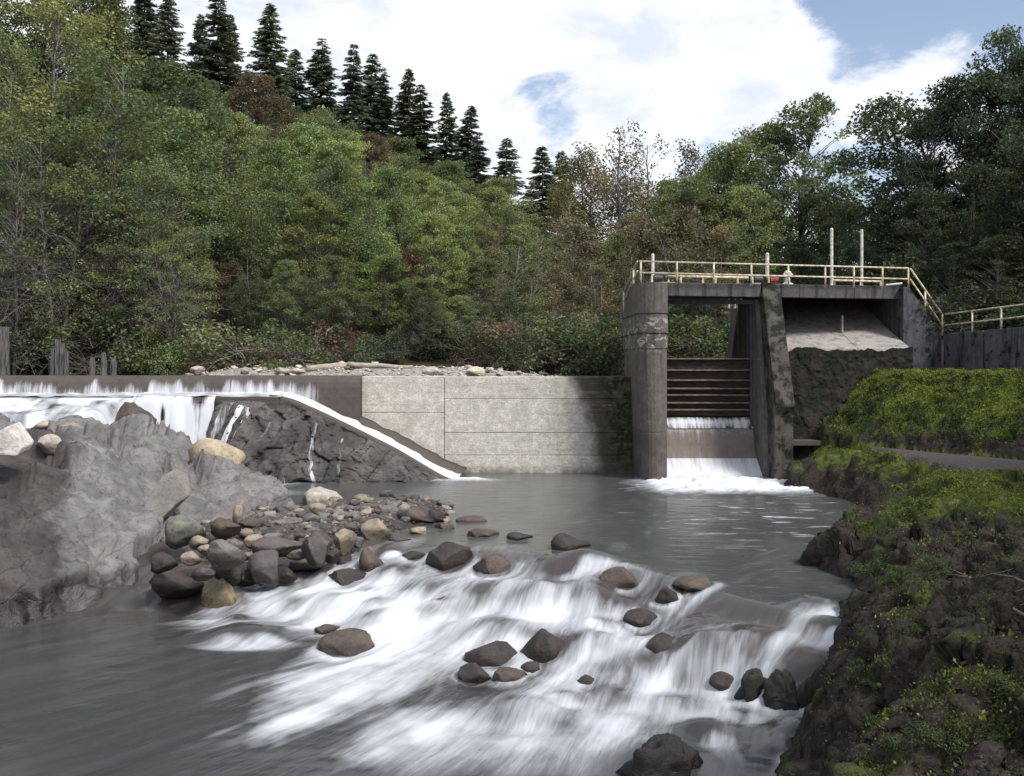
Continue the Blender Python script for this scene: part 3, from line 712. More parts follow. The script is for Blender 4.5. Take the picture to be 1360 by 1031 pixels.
BARR = [
 (427, 672, 68, 36, PL, 'big pale tan boulder standing alone in the pool below the dark rock', 0.0),
 (576, 691, 40, 30, DK, 'dark grey boulder at the far tip of the gravel bar', 0.1),
 (552, 692, 62, 32, BR, 'brown slab like boulder leaning on the dark one at the bar tip', 0.15),
 (497, 710, 50, 30, TN, 'smooth tan boulder at the middle of the gravel bar edge', 0.2),
 (514, 684, 36, 24, GR, 'angular grey stone behind the smooth tan boulder', 0.25),
 (490, 684, 30, 12, TN, 'low tan stone left of the angular grey one', 0.25),
 (456, 724, 36, 32, TN, 'egg shaped tan boulder at the side channel head', 0.2),
 (418, 736, 54, 40, PU, 'dark purplish boulder beside the egg shaped tan one', 0.15),
 (366, 732, 86, 30, (0.115, 0.098, 0.088), 'long brown grey boulder in the middle of the bar', 0.2),
 (348, 761, 56, 44, PU, 'rounded purple grey boulder on the bar front', -0.3),
 (292, 742, 68, 38, GR, 'large smooth grey boulder with a flat top on the bar', 0.35),
 (296, 768, 50, 34, DK, 'wet black boulder under the smooth grey one', -0.45),
 (240, 712, 66, 40, GN, 'grey boulder with a pale yellow cap beside the outcrop', 0.45),
 (262, 722, 32, 22, TN, 'pinkish tan stone right below the yellow capped boulder', 0.45),
 (270, 732, 22, 14, TN, 'small pinkish tan stone under its larger twin', 0.4),
 (250, 745, 34, 18, TN, 'pale tan stone at the left end of the bar', 0.3),
 (404, 756, 62, 22, (0.105, 0.086, 0.062), 'long low olive brown stone at the bar front', -0.5),
 (392, 738, 36, 16, GR, 'grey stone between the purplish boulders', 0.0),
 (385, 700, 70, 16, GR, 'flat grey slab at the back of the bar', 0.2),
 (428, 694, 60, 20, PU, 'flat purple slab at the back right of the bar', 0.15),
 (296, 705, 44, 26, BR, 'brown stone between the grey boulder and the leaning slabs', 0.5),
 (315, 692, 18, 30, TN, 'narrow tan stone standing on end below the outcrop', 0.5),
 (222, 782, 92, 40, (0.05, 0.04, 0.037), 'wide blackish wet rock under the left end of the bar', -0.75),
 (330, 700, 34, 18, BR, 'small brown stone behind the long brown grey boulder', 0.35),
 (214, 752, 44, 26, DK, 'dark stone at the left end of the bar against the outcrop', 0.1),
 (268, 764, 40, 24, PU, 'purple grey stone wedged over the wide blackish rock', -0.1),
 (322, 772, 44, 24, DK, 'wet dark stone between the purple grey boulder and the pyramid stone', -0.6),
 (376, 768, 40, 20, DK, 'low dark stone in front of the long brown grey boulder', -0.55),
 (306, 728, 34, 22, GR, 'grey stone touching the right side of the flat topped boulder', 0.3),
 (336, 722, 30, 18, TN, 'tan stone in the gap left of the long brown grey boulder', 0.3),
 (440, 742, 30, 18, DK, 'dark stone at the foot of the egg shaped tan boulder', -0.1),
 (474, 722, 26, 16, GR, 'grey stone right of the egg shaped tan boulder', 0.1),
 (530, 720, 34, 14, BR, 'low brown stone in shallow water off the bar tip', 0.0),
 (556, 708, 30, 12, TN, 'small tan stone in shallows off the slab boulder', 0.05),
 (460, 690, 24, 10, TN, 'little tan stone on the pool side of the bar', 0.1),
]
for i, (u, v, wd, ht, c, lab, zg) in enumerate(BARR):
    o = place_boulder(u, v, wd * .86, ht * .70, c, lab, i + 7, zg, 'boulders on the gravel bar', depth=0.9, sink=0.8)
    ROCKS.append((o.location.x, o.location.y, o.scale.x, 0.6))
rng = np.random.RandomState(5)
TINTS = [TN, GR, BR, PU, (0.24, 0.2, 0.16), (0.2, 0.19, 0.17)]
TWORD = ['tan', 'grey', 'brown', 'purplish', 'buff', 'ashen']
nco = 0
while nco < 175:
    x, y = rng.uniform(-12.3, -2), rng.uniform(31.5, 43.5)
    dd = float(region_sd(np.array([x]), np.array([y]), BAR)[0])
    if dd < -0.25 or (x > -4.5 and rng.rand() < .4): continue
    nco += 1
    s = rng.uniform(0.08, 0.26) * (1.4 if rng.rand() < .2 else 1); k = rng.randint(6)
    o = link('cobble', PEB[rng.randint(6)])
    z = 0.42 * (1 - math.exp(-max(dd, 0) / 0.8)) - 0.16 + min(0, float(wz(x, y)) + 0.15) * 0.8
    o.location = (x, y, z + s * 0.42); o.scale = (s * 1.15, s * 0.95, s * 0.7); o.rotation_euler = (rng.uniform(-.3, .3), rng.uniform(-.3, .3), rng.uniform(0, 6))
    o.color = (*(np.array(TINTS[k]) * rng.uniform(.75, 1.15)), 1)
    where = 'left part' if x < -8.5 else ('middle' if x < -5.2 else 'far right tip')
    depthw = 'near the rapids' if y < 35 else ('on the pool side' if y > 39 else 'between the boulders')
    tag(o, f'small {TWORD[k]} cobble on the {where} of the gravel bar, {depthw}', 'cobble', f'{TWORD[k]} cobbles, {where} of the gravel bar')
# pebbles too small to pick apart, one mass
V_, F_ = ICO[2]
def pebble_mass(name, pts, mat_col, rg_):
    vs = []; fs = []
    for k, (x, y, z, s) in enumerate(pts):
        a = rg_.uniform(0, 6.28); c, d_ = math.cos(a), math.sin(a); q = V0[rg_.randint(5)] * s * np.array([1.2, .95, .62])
        vs.append(np.stack([q[:, 0] * c - q[:, 1] * d_ + x, q[:, 0] * d_ + q[:, 1] * c + y, q[:, 2] + z], 1)); fs.append(F0 + k * len(q))
    o = link(name, mesh_np(name, np.concatenate(vs), np.concatenate(fs), M['boulder'], True), None, kind='stuff'); o.color = (*mat_col, 1)
V1, F0 = ico(1); V0 = [V1 * (1 + .25 * np.random.RandomState(k).normal(size=(len(V1), 1)).clip(-1, 1)) for k in range(5)]
for tint in (TN, GR, BR):
    pts = []
    while len(pts) < 420:
        x, y = rng.uniform(-12, -2.3), rng.uniform(31.8, 43.3); dd = float(region_sd(np.array([x]), np.array([y]), BAR)[0])
        if dd < -.1: continue
        pts.append((x, y, 0.42 * (1 - math.exp(-max(dd, 0) / 0.8)) - 0.10 + min(0, float(wz(x, y)) + 0.15) * 0.8, rng.uniform(.035, .095)))
    pebble_mass('gravel_pebbles', pts, tint, rng)
# stones lying on the rock outcrop
place_boulder(280, 619, 86, 34, (0.36, 0.31, 0.215), 'pale boulder with smooth yellow top on the ridge of the grey outcrop', 4, 1.55, None, R(-8), depth=0.7, tilt=27, sink=1.1)
def slab(name, pts, off, mat, label, cat, colr, seed):
    mb = MB().prism(pts, off)
    o = mb.build(name, mat, None, 0.06, False, 2); o.color = (*colr, 1); tag(o, label, cat)
    return o
slab('leaning_slab', [W(180, 688, 33.4), W(214, 632, 34.4), (W(232, 640, 34.4)), W(236, 668, 34.0), W(205, 698, 33.4)], (0.25, 0.75, 0.2), M['boulder'], 'pointed grey slab leaning against the outcrop above the bar', 'rock slab', (0.16, 0.15, 0.138), 1)
slab('leaning_slab', [W(268, 706, 35.0), W(308, 655, 36.0), W(322, 668, 36.0), W(318, 700, 35.4)], (0.2, 0.7, 0.1), M['boulder'], 'dark triangular slab standing left of the narrow tan stone', 'rock slab', (0.15, 0.14, 0.135), 2)
slab('rock_block', [W(-14, 604, 29.5), W(-12, 578, 29.5), W(10, 566, 29.6), W(30, 594, 29.6), W(22, 606, 29.5)], (0.1, 0.6, 0.12), M['boulder'], 'pale cracked rock block lying on the brown outcrop at far left', 'rock', (0.46, 0.435, 0.415), 3)
for i, (u, v, wd, ht, c, lab) in enumerate([(62, 590, 32, 13, PL, 'pale jagged rock on the brow of the outcrop by the cascade'), (92, 572, 36, 12, TN, 'tan rock at the cascade foot, right of the jagged pale one'),
        (60, 564, 43, 8, (0.38, 0.33, 0.26), 'long buff stone lying at the top of the outcrop below the cascade'), (120, 562, 32, 13, GR, 'grey rock against the foam at the top of the outcrop'), (20, 558, 35, 10, GR, 'grey rock in the foam at the outcrop top near the timber wall'),
        (205, 567, 36, 10, GR, 'grey rock on the ridge just left of the main fall'), (160, 574, 35, 10, (0.3, 0.28, 0.25), 'light grey rock on the ridge below the brown ledge')]):
    z0 = [3.5, 3.4, 3.6, 3.4, 3.6, 2.9, 3.1][i]
    place_boulder(u, v, wd, ht, c, lab, i + 6, z0 - 0.45, 'stones on the outcrop top', depth=0.9, sink=1.6)

# ================================================================== WATER
xs = axis((-80, -24, 4), (-24, 10, 0.055), (10, 17.5, 0.12)); ys = axis((-80, 14, 4), (14, 16.5, 0.25), (16.5, 34, 0.055), (34, 53.0, 0.12))
X, Y = np.meshgrid(xs, ys)
# flow field and streaks on an even grid over the rapids
hx = 0.055; fx = np.arange(-24, 10.01, hx); fy = np.arange(15, 36.01, hx); FX, FY = np.meshgrid(fx, fy)
kx = np.interp(FX, [-12, -7, -4, 1, 4.5, 7, 9], [0.95, 0.8, 0.62, 0.30, 0.34, 0.95, 1.1]) - 0.25 * sstep(25, 18, FY) * sstep(-3, 2, FX) * 0.5
VX, VY = -kx, -np.ones_like(kx)
for (qx, qy, qr, qs) in ROCKS:
    if qy > 36: continue
    rx_, ry_ = FX - qx, FY - qy; r2 = rx_ ** 2 + ry_ ** 2; a2 = (qr * 1.0) ** 2
    r2 = np.maximum(r2, a2 * 0.8); kq = float(np.interp(qx, [-12, -4, 1, 4.5, 7], [0.95, 0.62, 0.3, 0.34, 0.95])); ux, uy = -kq, -1.0
    dotp = ux * rx_ + uy * ry_
    VX = VX + a2 * (ux / r2 - 2 * dotp * rx_ / r2 ** 2); VY = VY + a2 * (uy / r2 - 2 * dotp * ry_ / r2 ** 2)
VX += 0.16 * vnoise(FX * 0.7, FY * 0.5, seed=3); VY += 0.05 * vnoise(FX * .7, FY * .7, seed=4)
vl = np.sqrt(VX ** 2 + VY ** 2); VX /= vl; VY /= vl
def samp(A, ix, iy):
    ix = np.clip(ix, 0, A.shape[1] - 1.001); iy = np.clip(iy, 0, A.shape[0] - 1.001)
    x0 = ix.astype(np.int32); y0 = iy.astype(np.int32); ax = (ix - x0).astype(np.float32); ay = (iy - y0).astype(np.float32)
    return (A[y0, x0] * (1 - ax) + A[y0, x0 + 1] * ax) * (1 - ay) + (A[y0 + 1, x0] * (1 - ax) + A[y0 + 1, x0 + 1] * ax) * ay
IX, IY = np.meshgrid(np.arange(len(fx), dtype=float), np.arange(len(fy), dtype=float))
rs = np.random.RandomState(2)
n1 = rs.rand(*FX.shape).astype(np.float32)
def blur(a, k):
    for _ in range(k): a = (a + np.roll(a, 1, 0) + np.roll(a, -1, 0) + np.roll(a, 1, 1) + np.roll(a, -1, 1)) / 5
    return a
nz_ = (n1 - .5) * 0.35 + blur(n1 - .5, 3) * 2.0 + blur(rs.rand(*FX.shape) - .5, 30) * 10.0
# sources of white water: (u, v, half width px, half height px, strength) laid on the water, plus each boulder's sides
SRC = [(470, 790, 110, 18, 1.0), (385, 808, 80, 16, .8), (330, 822, 70, 12, .45), (455, 905, 90, 34, .95), (410, 945, 70, 26, .8), (540, 850, 70, 40, .95), (545, 760, 60, 18, .85), (480, 740, 20, 20, .9),
       (610, 800, 80, 30, .6), (690, 790, 60, 22, .75), (770, 770, 60, 14, .5), (840, 765, 60, 10, .35), (620, 850, 60, 30, .75), (600, 960, 110, 30, .85), (700, 975, 90, 26, .9), (800, 960, 60, 26, .8), (760, 905, 45, 28, .9),
       (830, 850, 60, 34, .75), (790, 820, 60, 24, .6), (880, 905, 60, 22, .85), (960, 878, 80, 10, .95), (1050, 890, 45, 10, .95), (1000, 868, 60, 9, .8), (960, 812, 60, 7, .7), (1040, 828, 60, 7, .55), (900, 820, 30, 12, .6),
       (930, 935, 70, 14, .7), (1040, 945, 50, 6, .6), (500, 1000, 80, 20, .55), (370, 985, 40, 16, .35), (840, 905, 40, 22, .7), (720, 940, 80, 20, .9), (560, 900, 50, 18, .35), (660, 930, 90, 10, .45), (1075, 905, 20, 16, .7), (560, 700, 40, 5, .25), (640, 725, 60, 5, .3), (530, 718, 30, 5, .35)]
DARK = [(600, 915, 60, 18, .55), (640, 930, 70, 14, .25), (830, 915, 22, 26, .45), (800, 870, 26, 20, .2), (1000, 985, 100, 26, .6), (930, 975, 40, 10, .35), (150, 950, 200, 90, .9), (400, 1015, 80, 14, .5), (500, 835, 26, 6, .25), (1020, 845, 80, 8, .35), (960, 832, 70, 6, .3), (735, 785, 36, 9, .4), (825, 775, 40, 7, .35), (500, 935, 20, 10, .2), (560, 930, 40, 10, .35)]
def wgauss(lst, X_, Y_):
    S = np.zeros(X_.shape)
    for (u, v, ru, rv, amp) in lst:
        z = -0.9
        for _ in range(8): p = onz(u, v, z); z = float(wz(p.x, p.y))
        sx = ru * p.y / F_PX; sy = rv * p.y ** 2 / (F_PX * (CAMZ - z))
        S = np.maximum(S, amp * np.exp(-(((X_ - p.x) / sx) ** 2 + ((Y_ - p.y) / sy) ** 2)))
    return S
S = wgauss(SRC, FX, FY)
for i, (qx, qy, qr, qs) in enumerate(ROCKS):
    if qy > 33.5 or i >= len(RAP): continue
    if i in (2, 20, 21, 22, 23, 25, 26): continue
    r = np.sqrt((FX - qx) ** 2 + ((FY - qy)) ** 2) / qr
    S = np.maximum(S, 0.6 * np.exp(-((r - 1.1) / 0.28) ** 2) * sstep(0.75, -0.35, (FY - qy) / qr))
SUBW = []
for (u, v, wd) in SUBM:
    z = -0.8
    for _ in range(8): p = onz(u, v, z); z = float(wz(p.x, p.y))
    SUBW.append((p.x, p.y + wd * p.y / F_PX * 0.2, wd * p.y / F_PX * 0.62))
rsx = np.random.RandomState(40)
while len(SUBW) < len(SUBM) + 24:                 # more stones drowned under the rapids
    x_, y_ = rsx.uniform(-8, 7.5), rsx.uniform(17.5, 33); dd_ = float(lipd(x_, y_))
    if dd_ < -.3 or dd_ > float(droplen(x_)) + 2.0: continue
    r_ = rsx.uniform(.35, .85)
    if min((x_ - a) ** 2 + (y_ - b) ** 2 - (.8 * (r_ + c)) ** 2 for a, b, c in SUBW) < 0 or min((x_ - a) ** 2 + (y_ - b) ** 2 - (.9 * (r_ + c)) ** 2 for a, b, c, _q in ROCKS) < 0: 
        if rsx.rand() < .97: continue
    SUBW.append((x_, y_, r_))
S = S * 0.90; Dsub = np.zeros(FX.shape)
for (x_, y_, r_) in SUBW:
    ex, ey = (FX - x_) / r_, (FY - y_) / r_; ex = ex - .35 * np.minimum(ey, 0) * -1
    S = np.maximum(S, 0.98 * np.exp(-((ex / 1.15) ** 2 + ((ey + .95 + .25 * ex ** 2) / .55) ** 2)))
    Dsub = np.maximum(Dsub, np.exp(-((ex / .85) ** 2 + ((ey - .15) / .6) ** 2)))
acc = np.zeros(FX.shape); tot = 0; accS = np.zeros(FX.shape); totS = 0; accB = np.zeros(FX.shape); totB = 0
px_, py_ = IX.copy(), IY.copy(); qx_, qy_ = IX.copy(), IY.copy(); st = 1.1
for k in range(46):
    wgt = math.cos(k / 46 * math.pi / 2); acc += wgt * samp(nz_, px_, py_); tot += wgt
    ws = math.exp(-k / 9.0); accS += ws * samp(S, px_, py_); totS += ws
    ax = samp(VX, px_, py_); ay = samp(VY, px_, py_); px_ -= ax * st; py_ -= ay * st
    if k < 30:
        acc += wgt * samp(nz_, qx_, qy_); tot += wgt
        bx_ = samp(VX, qx_, qy_); by_ = samp(VY, qx_, qy_); qx_ += bx_ * st; qy_ += by_ * st
lic = acc / tot; lic = (lic - lic.mean()) / lic.std()
Sadv = accS / totS
Sf = np.maximum(Sadv, 0.62 * S)
Dk = np.maximum(wgauss(DARK, FX, FY), 0.5 * Dsub)
foamf = np.clip((Sf * 1.14 - 0.07 - 0.8 * Dk) + (0.045 + 0.085 * sstep(0.02, .4, Sf)) * lic + 0.30 * sstep(0.05, .4, Sf) * fbm(FX * 0.9, FY * 0.75, oct=4, seed=88, gain=.6) + .03, 0, 1)
foamf = np.maximum(foamf, 0.12 * np.clip(lic - 0.8, 0, 2) * sstep(0.02, .15, Sadv))
gxi, gyi = (X - fx[0]) / hx, (Y - fy[0]) / hx
inr = ((X > fx[0]) & (X < fx[-1]) & (Y > fy[0]) & (Y < fy[-1])).astype(float)
fade = inr * sstep(-24, -21, X) * sstep(36, 34.5, Y) * sstep(15, 16.5, Y)
foam = samp(foamf, gxi, gyi) * fade; streak = samp(lic, gxi, gyi) * fade
d = lipd(X, Y); dl = droplen(X); rap = sstep(-1.0, 1.0, d) * sstep(dl + 4.5, dl * 0.6, d)
Z = wz(X, Y)
Z = Z + rap * (0.10 * fbm(X * 0.8, Y * 0.8, oct=3, seed=12) + 0.012 * streak + 0.12 * foam)
Z = Z + 0.012 * fbm(X * 1.3, Y * 2.2, oct=3, seed=14) * (1 - rap)
for (qx, qy, qr, qs) in ROCKS[:len(RAP)]:
    if qy > 34: continue
    ex = (X - qx) / qr; ey = (Y - qy) / qr
    Z = Z + 0.10 * qr * np.exp(-((ex) ** 2 + (ey - 1.05) ** 2) * 1.6) - 0.14 * qr * np.exp(-(ex ** 2 + (ey + 1.3) ** 2) * 1.6)
for (x_, y_, rr) in SUBW:
    ex, ey = X - x_, Y - y_
    Z = Z + 0.33 * rr * np.exp(-((ex / rr) ** 2 + (np.where(ey > 0, ey / (rr * 1.4), ey / (rr * 0.6))) ** 2)) - 0.16 * rr * np.exp(-((ex / rr) ** 2 + ((ey + 1.25 * rr) / (.5 * rr)) ** 2))
# long smooth ledge wave on the right with a clear brown face
# churned pool below the gate
gf = np.exp(-(((X - 10.6) / 4.4) ** 4 + ((Y - 47.6) / 3.1) ** 4)); gn = fbm(X * 1.3, Y * 1.6, oct=4, seed=91)
gfo = np.clip(gf * 1.35 - 0.15 + 0.5 * gn * gf + 0.35 * gn * np.exp(-(((X - 9.5) / 7.5) ** 2 + ((Y - 45.5) / 3.4) ** 2)), 0, 1)
rip = np.clip(fbm(X * 0.9 + 3, Y * 3.0, oct=3, seed=94) - 0.33, 0, 1) * 2.4 * np.exp(-(((X - 10) / 5) ** 2 + ((Y - 38) / 6.5) ** 2))
cf = np.exp(-(((X + 2.4) / 1.5) ** 2 + ((Y - 49.6) / 0.55) ** 2)) * 1.1            # where the chute runs into the pool
ff = np.exp(-(((X + 11.2) / 1.2) ** 2 + ((Y - 44.8) / 0.9) ** 2)) * 0.9            # run-out of the falls behind the outcrop
ff = np.maximum(ff, 1.1 * np.exp(-(((X + 13.5) / 2.5) ** 2 + ((Y - 48.6) / 1.6) ** 2)))
foam = np.clip(np.maximum.reduce([foam, gfo, rip * 0.8, cf * (0.75 + 0.5 * gn), ff * (0.8 + 0.5 * gn)]), 0, 1)
Z = Z + gf * (0.16 + 0.22 * gn + 0.10 * fbm(X * 4, Y * 4, oct=3, seed=95)) + 0.10 * cf * (1 + gn)
wme = mesh_np('river_water', np.stack([X, Y, Z], -1).reshape(-1, 3), grid_faces(len(ys), len(xs)), M['water'], True)
attr(wme, 'foam', foam); attr(wme, 'streak', streak * 0.25 * rap); attr(wme, 'rapid', rap); attr(wme, 'lower', sstep(-1.0, 1.5, d))
kk = np.linspace(-90, 30, 4000); Kx = np.cumsum(1 / np.interp(kk, [-12, -7, -4, 1, 4.5, 7, 9], [0.95, 0.8, 0.62, 0.30, 0.34, 0.95, 1.1])) * (kk[1] - kk[0])
attr(wme, 'psi', (np.interp(X, kk, Kx) - Y) * 0.42)
link('river_water', wme, kind='structure')
ux_, uy_ = np.meshgrid(axis((-60, 24, 1.0)), axis((54.0, 90, 1.0)))
ume = mesh_np('upper_water', np.stack([ux_, uy_, np.full(ux_.shape, 5.13)], -1).reshape(-1, 3), grid_faces(ux_.shape[0], ux_.shape[1]), M['water'], True)
for a_ in ('foam', 'streak', 'rapid'): attr(ume, a_, np.zeros(ux_.size))
link('upper_water', ume, kind='structure')

# ================================================================== DAM
dam = thing('concrete_dam', 'low concrete dam wall with pale weathered face across the river', 'dam', (-3, 53, 0))
def part(mb, name, mat, parent, bevel=0.02, **k):
    o = mb.build(name, mat, parent, bevel, **k); o.location = -Vector(parent.location); return o
rng = np.random.RandomState(11)
for (x0, x1, zs) in ((-8.1, -3.66, (-0.8, 3.22, 5.19)), (-3.63, 6.7, (-0.8, 0.93, 2.14, 3.97, 5.17))):
    for i in range(len(zs) - 1):
        y0 = 53.0 + rng.uniform(-.02, .02)
        m = M['wall_dark_end']
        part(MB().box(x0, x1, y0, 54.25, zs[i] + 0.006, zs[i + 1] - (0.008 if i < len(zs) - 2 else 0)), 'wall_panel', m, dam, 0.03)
part(MB().box(-8.05, 6.6, 53.12, 54.2, -0.9, 5.1), 'wall_core', M['wet'], dam, 0)
prof = [(54.6, 5.2), (53.25, 5.24), (52.95, 5.2), (52.72, 5.08), (52.55, 4.88), (52.45, 4.6), (52.4, 4.1), (52.35, 2.2), (52.3, -0.8), (54.6, -0.8)]
part(MB().prism([(-46, y, z) for y, z in prof], (37.88, 0, 0)), 'spillway_lip', M['wet'], dam, 0.0)
part(MB().box(-46, -12.2, 50.95, 52.42, 3.88, 4.14), 'apron', M['wet'], dam, 0.04)
CH = [(-12.6, 51.55, 4.16), (-11.6, 51.5, 4.02), (-9.84, 51.35, 3.26), (-7.84, 51.15, 2.32), (-5.85, 50.85, 1.36), (-4.4, 50.45, 0.55), (-3.3, 50.0, -0.02), (-2.7, 49.7, -0.14)]
def strip(name, rows, mat, parent=None, smooth=True, cols=None):
    """rows: list of polylines of equal length -> skin between them"""
    A = np.array(rows, float); nr, nc = A.shape[:2]
    return mesh_np(name, A.reshape(-1, 3), grid_faces(nr, nc), mat, smooth)
def resample(pts, n):
    pts = np.array(pts, float); d = np.r_[0, np.cumsum(np.linalg.norm(np.diff(pts, axis=0), axis=1))]
    t = np.linspace(0, d[-1], n); return np.stack([np.interp(t, d, pts[:, k]) for k in range(3)], 1)
chp = resample(CH, 60)
k5 = np.ones(5) / 5
def smoothline(p):
    q = p.copy()
    for k in range(3): q[2:-2, k] = np.convolve(p[:, k], k5, 'valid')
    return q
chp = smoothline(smoothline(chp))
jit = lambda amp, s: amp * vnoise(np.arange(60) * 0.45, np.zeros(60), seed=s)
front = chp.copy(); back = chp + np.array([0.1, 0.95, 0.20]); back[:, 2] += jit(.06, 3)
def sub(name, me, parent):
    o = link(name, me, parent); o.location = -Vector(parent.location); return o
wallY = np.stack([chp[:, 0] + 0.25, np.full(60, 52.975), chp[:, 2] + 0.48 + jit(.08, 9)], 1)
lin = [front + np.array([0, 0, -.05]), back + np.array([0, 0, -.04]), (back + wallY) / 2 + np.array([0, 0, .02]), wallY, wallY + np.array([0, .1, -.6])]
sub('chute_lining', strip('chute_lining', lin, M['wet']), dam)
cur = [front + np.array([0.0, 0.03, -.3]), front + np.array([0, 0.02, .06]), front + np.array([0, -.08, .1]), front + np.array([-.05, -.36, .06]), front + np.array([-.08, -.42, -.02]), front + np.array([-.1, -.44, -.7])]
sub('chute_curb', strip('chute_curb', cur, M['wet']), dam)
part(MB().box(-15.4, -12.1, 50.92, 51.5, 3.5, 4.16), 'chute_curb', M['wet'], dam, 0.05)
# water in the chute
rows = []
for j in range(7):
    t = j / 6; p = front * (1 - t) + back * t; p[:, 2] += 0.05 + 0.10 * math.sin(t * math.pi) + jit(.03, 20 + j); p[-8:, 2] += np.linspace(0, .08, 8); rows.append(p)
cme = strip('chute_stream', rows, M['falls']); attr(cme, 'dens', np.full(len(cme.vertices), 0.95))
link('chute_stream', cme, kind='structure')
# sheet over the spillway
nx = 420; sx_ = np.linspace(-34, -9.3, nx)
pr = resample([(0, y, z) for y, z in prof[1:8]], 22)[:17]
rows = []; dens = []
for j, (_, y, z) in enumerate(pr):
    off = 0.025 + 0.05 * j / 16
    rows.append(np.stack([sx_, np.full(nx, y - off) - 0.05 * vnoise(sx_ * 1.5, np.full(nx, j * .05), seed=6) * (j / 16), np.full(nx, z + 0.02)], 1))
    gaps = vnoise(sx_ * 0.55, sx_ * 0, seed=8) * 0.16 + vnoise(sx_ * 2.3, sx_ * 0, seed=18) * 0.14
    dens.append(np.clip(sstep(0.5, 9, j + 2 * vnoise(sx_ * 2.7, sx_ * 0, seed=28)) * 0.72 + 0.0 + 0.75 * gaps, 0, 1) - 0.5 * sstep(-11.4, -9.5, sx_))
sme = strip('spillway_sheet', rows, M['sheet']); attr(sme, 'dens', np.array(dens)); link('spillway_sheet', sme, kind='structure')
# low foam where the sheet meets the apron
fx_ = np.linspace(-34, -12.0, 300); rows = []
for j in range(6):
    rows.append(np.stack([fx_, np.full(300, 52.42 - 1.5 * j / 5), 4.17 + 0.14 * (1 - j / 5) + 0.06 * vnoise(fx_ * 1.7, np.full(300, j * .6), seed=3)], 1))
ame = strip('apron_water', rows, M['water'])
attr(ame, 'foam', np.clip(0.75 - 0.35 * np.repeat(np.arange(6) / 5, 300) + 0.4 * fbm(np.tile(fx_, 6) * 1.5, np.repeat(np.arange(6) * .5, 300), oct=3, seed=5), 0, 1))
attr(ame, 'streak', np.zeros(1800)); attr(ame, 'rapid', np.zeros(1800)); link('apron_water', ame, kind='structure')
# dark rock under the chute
topl = resample([(-15.5, 53.4, 4.0), (-15.6, 51.2, 4.0), (-15.2, 50.85, 4.02), (-12.6, 50.95, 3.9)] + [(x - .08, y - .43, z - .05) for x, y, z in CH[1:7]] + [(-2.8, 49.5, -0.3)], 170)
foot = resample([(-16.3, 53.0, -0.7), (-16.2, 50.2, -0.7), (-14.9, 48.9, -.7), (-12, 48.3, -.7), (-8.5, 48.5, -.7), (-5.6, 48.8, -.7), (-3.4, 49.2, -.7), (-2.6, 49.45, -.7)], 170)
tt = np.linspace(0, 1, 90)[:, None, None]
RP = topl[None] * (1 - tt) + foot[None] * tt
bul = np.sin(tt[..., 0] * math.pi) * 0.45
RP[..., 1] -= bul * sstep(0, .1, np.linspace(0, 1, 170))[None]
qa = RP[..., 0] * .85 - RP[..., 2] * .5 + .5 * fbm(RP[..., 0] * .6, RP[..., 2] * .6, oct=3, seed=17); qb = RP[..., 2] * .85 + RP[..., 0] * .5 + .5 * fbm(RP[..., 0] * .6 + 9, RP[..., 2] * .6, oct=3, seed=18); qc = RP[..., 1]
g1, ge1 = facets(qa * .75, qc * .5, qb * .33, 201); g2, ge2 = facets(qa * 2.2, qc * 1.2, qb * .9, 211); g3, _ = facets(qa * 5, qc * 5, qb * 3, 221)
ds = (0.30 * g1 + 0.10 * g2 + 0.03 * g3 - .14 * sstep(.06, 0, ge1) - .05 * sstep(.06, 0, ge2) + .06 * fbm(qa * 4, qb * 4, oct=4, seed=19)) * sstep(0, .07, tt[..., 0])
RP[..., 1] -= ds; RP[..., 0] -= 0.2 * ds
link('rock_face', mesh_np('rock_face', RP.reshape(-1, 3), grid_faces(90, 170)[:, ::-1], M['outcrop_dark'], True), kind='structure')
# threads of water down the dark rock
RPS = RP.copy()
for _ in range(6): RPS[1:-1, 1:-1] = (RPS[1:-1, 1:-1] * 2 + RPS[2:, 1:-1] + RPS[:-2, 1:-1] + RPS[1:-1, 2:] + RPS[1:-1, :-2]) / 6
for (s0, s1, t0, t1, wd, dn) in [(34, 30, 2, 74, 5, .62), (42, 38, 4, 78, 3.4, .78), (47, 46, 6, 84, 1.6, .66), (54, 56, 10, 70, 1.5, .5), (84, 98, 8, 80, 1.8, .6), (100, 114, 14, 86, 1.6, .5), (70, 84, 18, 84, 1.3, .5), (60, 60, 20, 84, 1.2, .5)]:
    n = t1 - t0; rows = []
    for j in range(n):
        c = s0 + (s1 - s0) * (j / n) ** 1.3 + 1.2 * vnoise(j * .12, 0.0, seed=s0); ii = np.clip(c + np.linspace(-wd / 2, wd / 2, 5), 0, 168)
        p = np.stack([np.interp(ii, np.arange(170), RPS[t0 + j, :, k]) for k in range(3)], 1); p[:, 1] -= 0.05; rows.append(p)
    me = strip('water_thread', rows, M['falls']); attr(me, 'dens', np.full(len(me.vertices), dn * .78)); link('water_thread', me, kind='structure')
